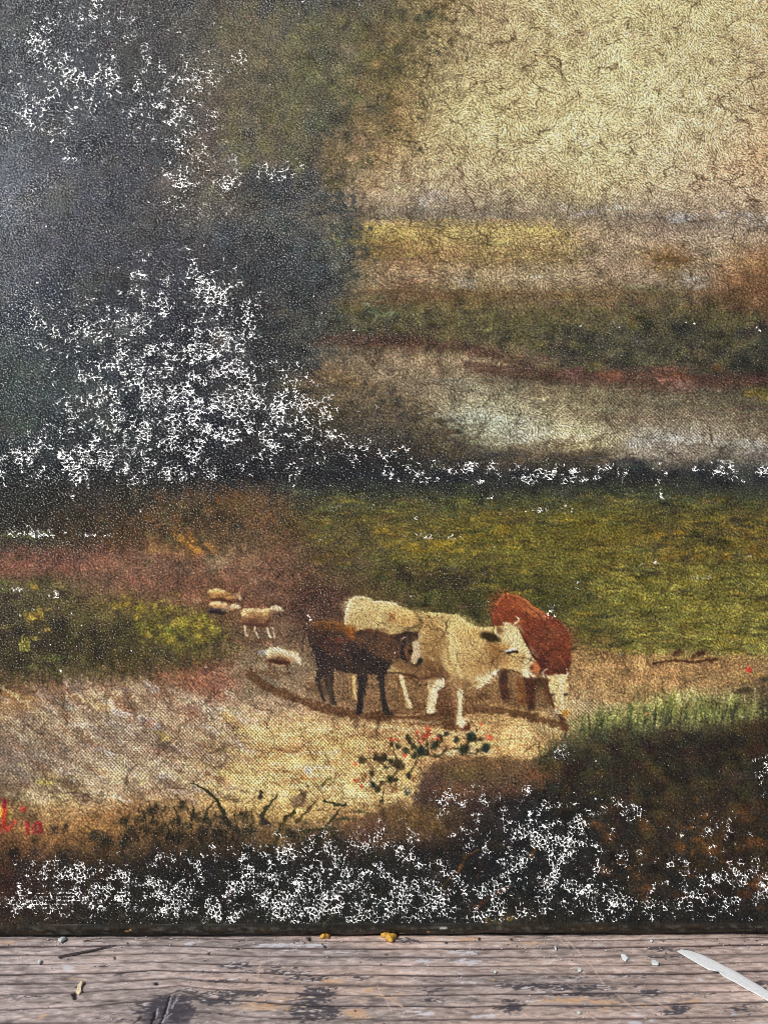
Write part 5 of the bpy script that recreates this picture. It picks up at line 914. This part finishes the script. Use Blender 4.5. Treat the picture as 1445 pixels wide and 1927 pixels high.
# stains of black paint and grime
sn = n_m * .4 + n_f * .6 + pnoise(28, 9, 517) * .5 + pnoise(8, 4.5, 519) * .75
def stain(lst, c, thr=.0):
    z = np.zeros(T.sh, np.float32)
    for x, y, rx, ry, a in lst: z = np.maximum(z, a * np.exp(-((QX - x) / rx) ** 2 - ((QY - y) / ry) ** 2))
    m = sstep(.32, .62, z + sn * .21 - thr)
    T.col[:] = T.col * (1 - m[..., None] * .82) + np.array(c, np.float32) * m[..., None] * .82
    return m
def zz(i, x, y): return (0, 290, 580, 870, 1145)[i] + x / 4.817, 1740 + y / 4.817
bl = [(*zz(1, 130, 780), 60, 28, .95), (*zz(1, 320, 640), 40, 12, .8), (*zz(0, 1380, 720), 30, 12, .9), (*zz(0, 1100, 830), 60, 8, .45), (*zz(1, 560, 690), 50, 9, .75), (*zz(1, 800, 620), 60, 8, .75), (*zz(1, 740, 370), 34, 7, .7), (*zz(1, 1150, 400), 60, 8, .6), (*zz(1, 1300, 480), 40, 8, .6), (*zz(1, 520, 430), 60, 4, .55), (*zz(1, 620, 510), 60, 4, .55), (*zz(2, 60, 480), 30, 7, .7), (*zz(2, 100, 620), 40, 16, .9), (*zz(2, 120, 760), 46, 22, .9), (*zz(2, 0, 700), 40, 24, .85), (*zz(1, 1350, 800), 40, 22, .7), (*zz(2, 480, 480), 24, 6, .5), (*zz(2, 1150, 490), 30, 6, .55), (*zz(2, 1120, 590), 34, 8, .6), (*zz(2, 1100, 680), 30, 8, .5), (*zz(2, 900, 140), 30, 6, .7), (*zz(2, 480, 750), 30, 6, .5), (*zz(3, 450, 740), 26, 11, 1.), (*zz(3, 440, 690), 18, 5, .8), (*zz(3, 640, 550), 64, 8, .7), (*zz(3, 1050, 570), 60, 8, .75), (*zz(3, 1050, 630), 70, 4, .7), (*zz(3, 1150, 735), 60, 4, .65), (*zz(3, 800, 470), 70, 6, .5), (*zz(4, 360, 610), 24, 8, .75), (*zz(4, 620, 760), 32, 12, .85), (*zz(4, 1200, 760), 30, 9, .75), (*zz(4, 480, 220), 30, 6, .6), (*zz(4, 520, 290), 40, 4, .55), (*zz(4, 250, 540), 22, 5, .5), (*zz(4, 20, 630), 18, 6, .6), (*zz(4, 1400, 540), 24, 8, .6), (*zz(4, 900, 610), 30, 5, .5), (*zz(4, 260, 460), 40, 5, .4), (*zz(0, 430, 130), 18, 3, .5), (*zz(0, 950, 380), 14, 4, .5), (*zz(0, 1120, 440), 24, 5, .5), (*zz(0, 300, 650), 60, 8, .35), (*zz(3, 300, 750), 26, 5, .5), (*zz(1, 1000, 520), 160, 4, .4)]
dk = stain(bl, (58, 56, 62))
stain([(*zz(1, 1000, 730), 60, 8, .7), (*zz(2, 430, 800), 22, 14, .9), (*zz(2, 230, 510), 20, 5, .8), (*zz(3, 950, 680), 60, 7, .8), (*zz(3, 1250, 690), 40, 7, .7), (*zz(2, 650, 620), 60, 26, .4), (*zz(1, 1100, 660), 50, 5, .7), (*zz(4, 700, 680), 40, 6, .5), (*zz(4, 120, 720), 60, 14, .4), (*zz(0, 380, 830), 10, 8, .7), (*zz(0, 660, 480), 20, 5, .5), (*zz(0, 60, 160), 24, 3, .7), (*zz(3, 40, 130), 20, 4, .8), (*zz(3, 280, 490), 10, 4, .6), (*zz(3, 600, 170), 40, 6, .4)], (196, 158, 122))
stain([(*zz(3, 60, 245), 36, 5, .85), (*zz(3, 70, 330), 24, 6, .65), (*zz(2, 1400, 250), 14, 6, .8), (*zz(2, 1400, 320), 14, 7, .6), (*zz(2, 1060, 330), 16, 5, .7), (*zz(2, 90, 180), 24, 3, .8), (*zz(1, 1050, 180), 46, 3, .85), (*zz(1, 1250, 190), 30, 3, .85), (*zz(3, 130, 810), 40, 8, .75), (*zz(3, 260, 790), 16, 5, .7), (*zz(2, 1050, 790), 24, 8, .6), (*zz(0, 620, 395), 8, 5, .9), (*zz(4, 1140, 800), 10, 5, .95), (*zz(4, 230, 890), 12, 4, .9), (*zz(4, 290, 800), 24, 9, .45), (*zz(1, 60, 860), 14, 8, .6), (*zz(2, 200, 243), 36, 1.6, .9), (*zz(1, 340, 160), 7, 4, .9)], (200, 200, 206))
spk = pnoise(4.2, 3.2, 518, 'ring', .7)
m = sstep(1.9, 2.5, spk)[..., None]; T.col = T.col * (1 - m * .75) + np.array((214, 208, 210), np.float32) * m * .75
m = sstep(2.0, 2.5, -spk)[..., None]; T.col = T.col * (1 - m * .6) + np.array((62, 52, 52), np.float32) * m * .6
gm = (ring * (.86 - .1 * dk))[..., None]
T.col = T.col * (1 - gm) + np.array((46, 36, 37), np.float32) * gm
# scratches across the grain
for p in ([zz(3, 870, 110), zz(3, 960, 200)], [zz(3, 930, 110), zz(3, 1180, 380), zz(3, 1280, 530)], [zz(3, 1060, 390), zz(3, 1110, 440)], [zz(2, 620, 540), zz(2, 760, 780)], [zz(2, 640, 620), zz(2, 860, 740)], [zz(1, 965, 360), zz(1, 930, 490)], [zz(4, 60, 620), zz(4, 340, 840)], [zz(2, 280, 765), zz(2, 380, 790)], [zz(4, 560, 760), zz(4, 420, 690)], [zz(0, 720, 370), zz(0, 860, 415)], [zz(3, 1120, 800), zz(3, 1230, 860)]):
    T.stroke(p, 2.2, (206, 176, 156), .6, warp=.5, taper=False, h=-.0)
KNOT = 1
kx, ky = zz(1, 110, 800)
T.poly([zz(1, -60, 720), zz(1, 20, 655), zz(1, 140, 625), zz(1, 240, 650), zz(1, 330, 720), zz(1, 380, 800), zz(1, 300, 900), zz(1, 260, 980), zz(1, -40, 980), zz(1, -120, 860)], (64, 60, 68), .62, 3, 2, KNOT)
for p in ([zz(1, 145, 635), zz(1, 110, 760), zz(1, 60, 890)], [zz(1, 20, 780), zz(1, -30, 900)]): T.stroke(p, 3.6, (24, 22, 26), .95, warp=.6, taper=False, h=-2.2)
for p in ([zz(1, 160, 640), zz(1, 125, 770), zz(1, 80, 880)], [zz(1, 215, 655), zz(1, 165, 750)], [zz(1, 160, 800), zz(1, 120, 840)], [zz(1, 40, 760), zz(1, 20, 830)]): T.stroke(p, 3.0, (176, 172, 180), .75, warp=.6, taper=False, h=.6)
T.stroke([zz(0, 1275, 830), zz(0, 1215, 890)], 6, (46, 42, 44), .85, h=-1)
for x, y, r in ((*zz(1, 22, 530), 4.5), (*zz(1, 760, 208), 3.2), (*zz(1, 500, 252), 2.4), (*zz(2, 712, 262), 2.4), (*zz(0, 1045, 297), 2.6), (*zz(2, 660, 355), 2.2), (*zz(3, 155, 122), 3), (*zz(3, 447, 126), 2.6), (*zz(1, 1405, 120), 5), (*zz(2, 150, 192), 3.4), (*zz(1, 845, 495), 2.4), (*zz(0, 1160, 165), 2), (*zz(2, 690, 893), 2), (*zz(2, 1255, 155), 3.6), (*zz(2, 470, 893), 2)):
    T.dab(x, y, r, r * .7, (28, 24, 26), .95, 20, .5, .5, h=-1.6)
T.poly([zz(0, 645, 620), zz(0, 690, 590), zz(0, 700, 640), zz(0, 695, 675), zz(0, 665, 670)], (30, 24, 24), .92, 1, 1, h=-1.5); T.stroke([zz(0, 690, 560), zz(0, 780, 530)], 3, (50, 38, 34), .8)
T.stroke([zz(0, 760, 150), zz(0, 810, 145), zz(0, 880, 140), zz(0, 960, 165)], 2.2, (40, 30, 28), .9, warp=1)
PH = .14 * n_f + .10 * n_m - 1.6 * ring - .30 * edge_soft + .10 * spk + T.hgt
zP = PH * PX
fade = sstep(0.004, .012, PYg)
plP[..., 2] = zP - .0002
palb = np.clip(lin(np.clip(T.col, 6, 250)) / KEY * 1.5, .01, .85)
wood_mat = wood_material()
sel = np.ones((T.sh[0] - 1, T.sh[1] - 1), bool)
kn = T.lab[:-1, :-1] == KNOT
plank = link('wooden_plank', grid_mesh('wooden_plank', plP, sel & ~kn, dict(paint=palb.astype(np.float32)), wood_mat))
tag(plank, 'weathered grey brown wooden plank with grooved grain and black stains under the painting', 'plank')
tag(link('knot', grid_mesh('knot', plP, kn, dict(paint=palb.astype(np.float32)), wood_mat), plank), 'dark split knot in the wood near the lower left')
bm = bmesh.new()
xa, xb, ya, yb, zt, zb = px_[0], px_[-1], py_[0], py_[-1], -.0006, -.035
v = [bm.verts.new(c) for c in ((xa, ya, zt), (xb, ya, zt), (xb, yb, zt), (xa, yb, zt), (xa, ya, zb), (xb, ya, zb), (xb, yb, zb), (xa, yb, zb))]
for f in ((0, 4, 5, 1), (1, 5, 6, 2), (2, 6, 7, 3), (3, 7, 4, 0), (7, 6, 5, 4)): bm.faces.new([v[i] for i in f])
me = bpy.data.meshes.new('plank_side'); bm.to_mesh(me); bm.free()
me.materials.append(flat_material('sawn_edge', (150, 122, 104), .75, .3, 300)); link('plank_side', me, plank)

# ------------------------------------------------------------------ small things on the plank
def slab(name, outline, t, mat, parent=None, jag=.15, lift=.0002, seed=0, tilt=(0, 0), dome=.0):
    """an irregular flake: outline in measuring-sheet units on the plank, thickness t metres"""
    g = random.Random(seed)
    xs, ys = on_plank([p[0] for p in outline], [p[1] for p in outline])
    ax, ay = float(np.mean(xs)), float(np.mean(ys))
    pts_ = []
    n = len(xs)
    for i in range(n):
        x, y, x2, y2 = xs[i], ys[i], xs[(i + 1) % n], ys[(i + 1) % n]
        L = math.hypot(x2 - x, y2 - y)
        for k in range(3):
            q = k / 3
            pts_.append((x + (x2 - x) * q + g.uniform(-jag, jag) * L * .3 - ax, y + (y2 - y) * q + g.uniform(-jag, jag) * L * .3 - ay))
    bm = bmesh.new(); N = len(pts_)
    def ringv(s, z): return [bm.verts.new((x * s, y * s, z + tilt[0] * x + tilt[1] * y + g.uniform(-.08, .08) * t)) for x, y in pts_]
    r0, r1, r2, r3 = ringv(.96, 0), ringv(1, t * .5), ringv(.93, t), ringv(.5, t * (1 + dome))
    top = bm.verts.new((0, 0, t * (1 + dome * 1.2)))
    for a, b in ((r0, r1), (r1, r2), (r2, r3)):
        for i in range(N):
            f = bm.faces.new((a[i], a[(i + 1) % N], b[(i + 1) % N], b[i])); f.smooth = True
    for i in range(N): bm.faces.new((r3[i], r3[(i + 1) % N], top)).smooth = True
    bm.faces.new(list(reversed(r0)))
    me = bpy.data.meshes.new(name); bm.to_mesh(me); bm.free(); me.materials.append(mat)
    o = link(name, me, parent); o.location = (ax, ay, lift)
    return o
white = flat_material('dry_white_paint', (222, 226, 222), .7, .12, 1400)
smearm = flat_material('worn_white_paint', (240, 240, 236), .8, .16, 1500)
pale = flat_material('chalky_plaster', (214, 222, 214), .75, .12, 1600)
gold = flat_material('gilt_flake', (226, 172, 74), .5, .45, 2200)
tan = flat_material('torn_wood', (226, 208, 172), .7, .3, 1500)
dark = flat_material('dry_stem', (70, 64, 62), .7, .35, 1800)
sm = slab('paint_smear', [zz(4, 605, 240), zz(4, 640, 218), zz(4, 720, 230), zz(4, 850, 275), zz(4, 1000, 350), zz(4, 1160, 430), zz(4, 1290, 510), zz(4, 1445, 605), zz(4, 1560, 680), zz(4, 1560, 760), zz(4, 1445, 700), zz(4, 1370, 655), zz(4, 1200, 560), zz(4, 1030, 470), zz(4, 985, 425), zz(4, 900, 415), zz(4, 780, 345), zz(4, 680, 285)], .00016, smearm, plank, .05, .00005, 1)
tag(sm, 'long white dried paint streak running diagonally over the grain')
CG = 'small pale paint chips on the plank'
tag(slab('paint_chip', [zz(0, 527, 145), zz(0, 560, 118), zz(0, 590, 122), zz(0, 600, 145), zz(0, 550, 182)], .0008, pale, None, .12, .0, 2, (.15, -.2)), 'pale greenish chip with dark shadow lying closest to the painting on the left', 'paint chip', CG)
tag(slab('paint_chip', [zz(0, 345, 345), zz(0, 365, 328), zz(0, 375, 350), zz(0, 358, 368)], .0007, pale, None, .12, .0, 3), 'tiny pale chip on the grain line left of the dark stem', 'paint chip', CG)
tag(slab('paint_chip', [zz(4, 105, 278), zz(4, 140, 280), zz(4, 180, 312), zz(4, 150, 335), zz(4, 122, 318)], .0005, white, None, .1, .0, 4, (.1, .1)), 'leaf shaped white chip left of the long white streak', 'paint chip', CG)
tag(slab('paint_chip', [zz(4, 385, 330), zz(4, 410, 322), zz(4, 455, 350), zz(4, 450, 374), zz(4, 395, 368)], .0004, white, None, .2, .0, 5), 'ragged white chip nearest the tip of the long white streak', 'paint chip', CG)
tag(slab('paint_chip', [zz(4, 370, 152), zz(4, 385, 143), zz(4, 400, 155), zz(4, 388, 165)], .0004, white, None, .2, .0, 6), 'speck of white paint just below the canvas edge', 'paint chip', CG)
tag(slab('paint_chip', [zz(3, 1040, 410), zz(3, 1060, 395), zz(3, 1085, 415), zz(3, 1070, 432), zz(3, 1048, 430)], .0005, pale, None, .15, .0, 7), 'small grey chip on the scratched middle right of the plank', 'paint chip', CG)
tag(slab('paint_chip', [zz(3, 285, 440), zz(3, 295, 418), zz(3, 312, 435), zz(3, 300, 446)], .0005, pale, None, .15, .0, 8), 'tiny pale crumb above the black round stain', 'paint chip', CG)
tag(slab('paint_chip', [zz(3, 830, 215), zz(3, 850, 205), zz(3, 850, 240), zz(3, 838, 235)], .0008, pale, None, .15, .0, 9), 'thin upright pale crumb near the canvas edge right of centre', 'paint chip', CG)
tag(slab('paint_chip', [zz(3, 1035, 800), zz(3, 1055, 792), zz(3, 1072, 808), zz(3, 1055, 822)], .0005, pale, None, .15, .0, 10), 'grey crumb on the near right part of the plank', 'paint chip', CG)
def lump(name, outline, t, mat, seed): return slab(name, outline, t, mat, None, 1.1, .0, seed, (0, 0), .4)
gf = lump('gilt_flake', [zz(2, 655, 100), zz(2, 700, 96), zz(2, 760, 100), zz(2, 795, 130), zz(2, 755, 162), zz(2, 715, 152), zz(2, 690, 130)], .0011, gold, 11)
tag(gf, 'crumbled yellow gilt flake at the foot of the canvas', 'gilt flake', 'gilt flakes along the canvas foot')
g2 = lump('gilt_flake', [zz(2, 108, 110), zz(2, 130, 96), zz(2, 200, 94), zz(2, 216, 104), zz(2, 150, 124), zz(2, 120, 130)], .0009, gold, 12)
tag(g2, 'smaller flat ochre gilt flake left of the crumbled yellow one', 'gilt flake', 'gilt flakes along the canvas foot')
# dark dry stem
def tube(name, pl, rr, mat, parent=None, seg=7):
    bm = bmesh.new(); rings = []
    for i, (p, r_) in enumerate(zip(pl, rr)):
        p = Vector(p); d = (Vector(pl[min(i + 1, len(pl) - 1)]) - Vector(pl[max(i - 1, 0)])).normalized()
        s = d.cross(Vector((0, 0, 1))).normalized(); u = s.cross(d)
        rings.append([bm.verts.new(p + (s * math.cos(a) * 1.0 + u * math.sin(a) * .7) * r_) for a in [2 * math.pi * k / seg for k in range(seg)]])
    for a, b in zip(rings, rings[1:]):
        for k in range(seg): bm.faces.new((a[k], a[(k + 1) % seg], b[(k + 1) % seg], b[k])).smooth = True
    bm.faces.new(rings[0]); bm.faces.new(list(reversed(rings[-1])))
    bmesh.ops.recalc_face_normals(bm, faces=bm.faces)
    me = bpy.data.meshes.new(name); bm.to_mesh(me); bm.free(); me.materials.append(mat)
    return link(name, me, parent)
q = [zz(0, 535, 305), zz(0, 560, 296), zz(0, 640, 282), zz(0, 740, 262), zz(0, 850, 238), zz(0, 960, 212), zz(0, 1058, 194)]
xs, ys = on_plank([a[0] for a in q], [a[1] for a in q])
stem = tube('dry_stem', [(x, y, .0004 + .0001 * math.sin(i)) for i, (x, y) in enumerate(zip(xs, ys))], [.00055, .00036, .00038, .0004, .00038, .0003, .0001], dark)
tag(stem, 'thin dark dry grass stem lying slanted on the left of the plank', 'stem')
# splinter lifted from a torn pit
sp = slab('splinter', [zz(0, 690, 615), zz(0, 710, 560), zz(0, 745, 520), zz(0, 760, 530), zz(0, 735, 585), zz(0, 742, 615), zz(0, 715, 640)], .0006, tan, plank, .1, .0, 13, (.1, .1))
tag(sp, 'pale raised splinter torn out of the grain at the left')
print('tris', sum(len(o.data.polygons) * 2 for o in C.objects if o.type == 'MESH'))

# dust and crumbs fallen along the foot of the canvas
g = np.random.default_rng(91); bm = bmesh.new()
for k in range(420):
    x = g.uniform(10, 1440); y = 1762 + min(abs(g.normal(0, 22)) if k % 3 else g.uniform(0, 160), 165)
    ax_, ay_ = on_plank([x], [y]); rr = g.uniform(.00012, .00042) * (1.3 if k % 9 == 0 else 1)
    vs = [bm.verts.new((ax_[0] + rr * g.uniform(.5, 1) * math.cos(a) , ay_[0] + rr * g.uniform(.5, 1) * math.sin(a), 0)) for a in (0, 1.3, 2.4, 3.6, 5)]
    tp = bm.verts.new((ax_[0], ay_[0], rr * g.uniform(.4, .8)))
    for i in range(5): bm.faces.new((vs[i], vs[(i + 1) % 5], tp)).material_index = 0 if k % 4 else 1
me = bpy.data.meshes.new('dust_crumbs'); bm.to_mesh(me); bm.free()
me.materials.append(flat_material('pale_dust', (206, 200, 198), .8, .2, 2500)); me.materials.append(flat_material('dark_dust', (60, 50, 46), .8, .3, 2500))
tag(link('dust_crumbs', me), 'fine pale and dark crumbs scattered over the plank', 'crumbs', None, 'stuff')
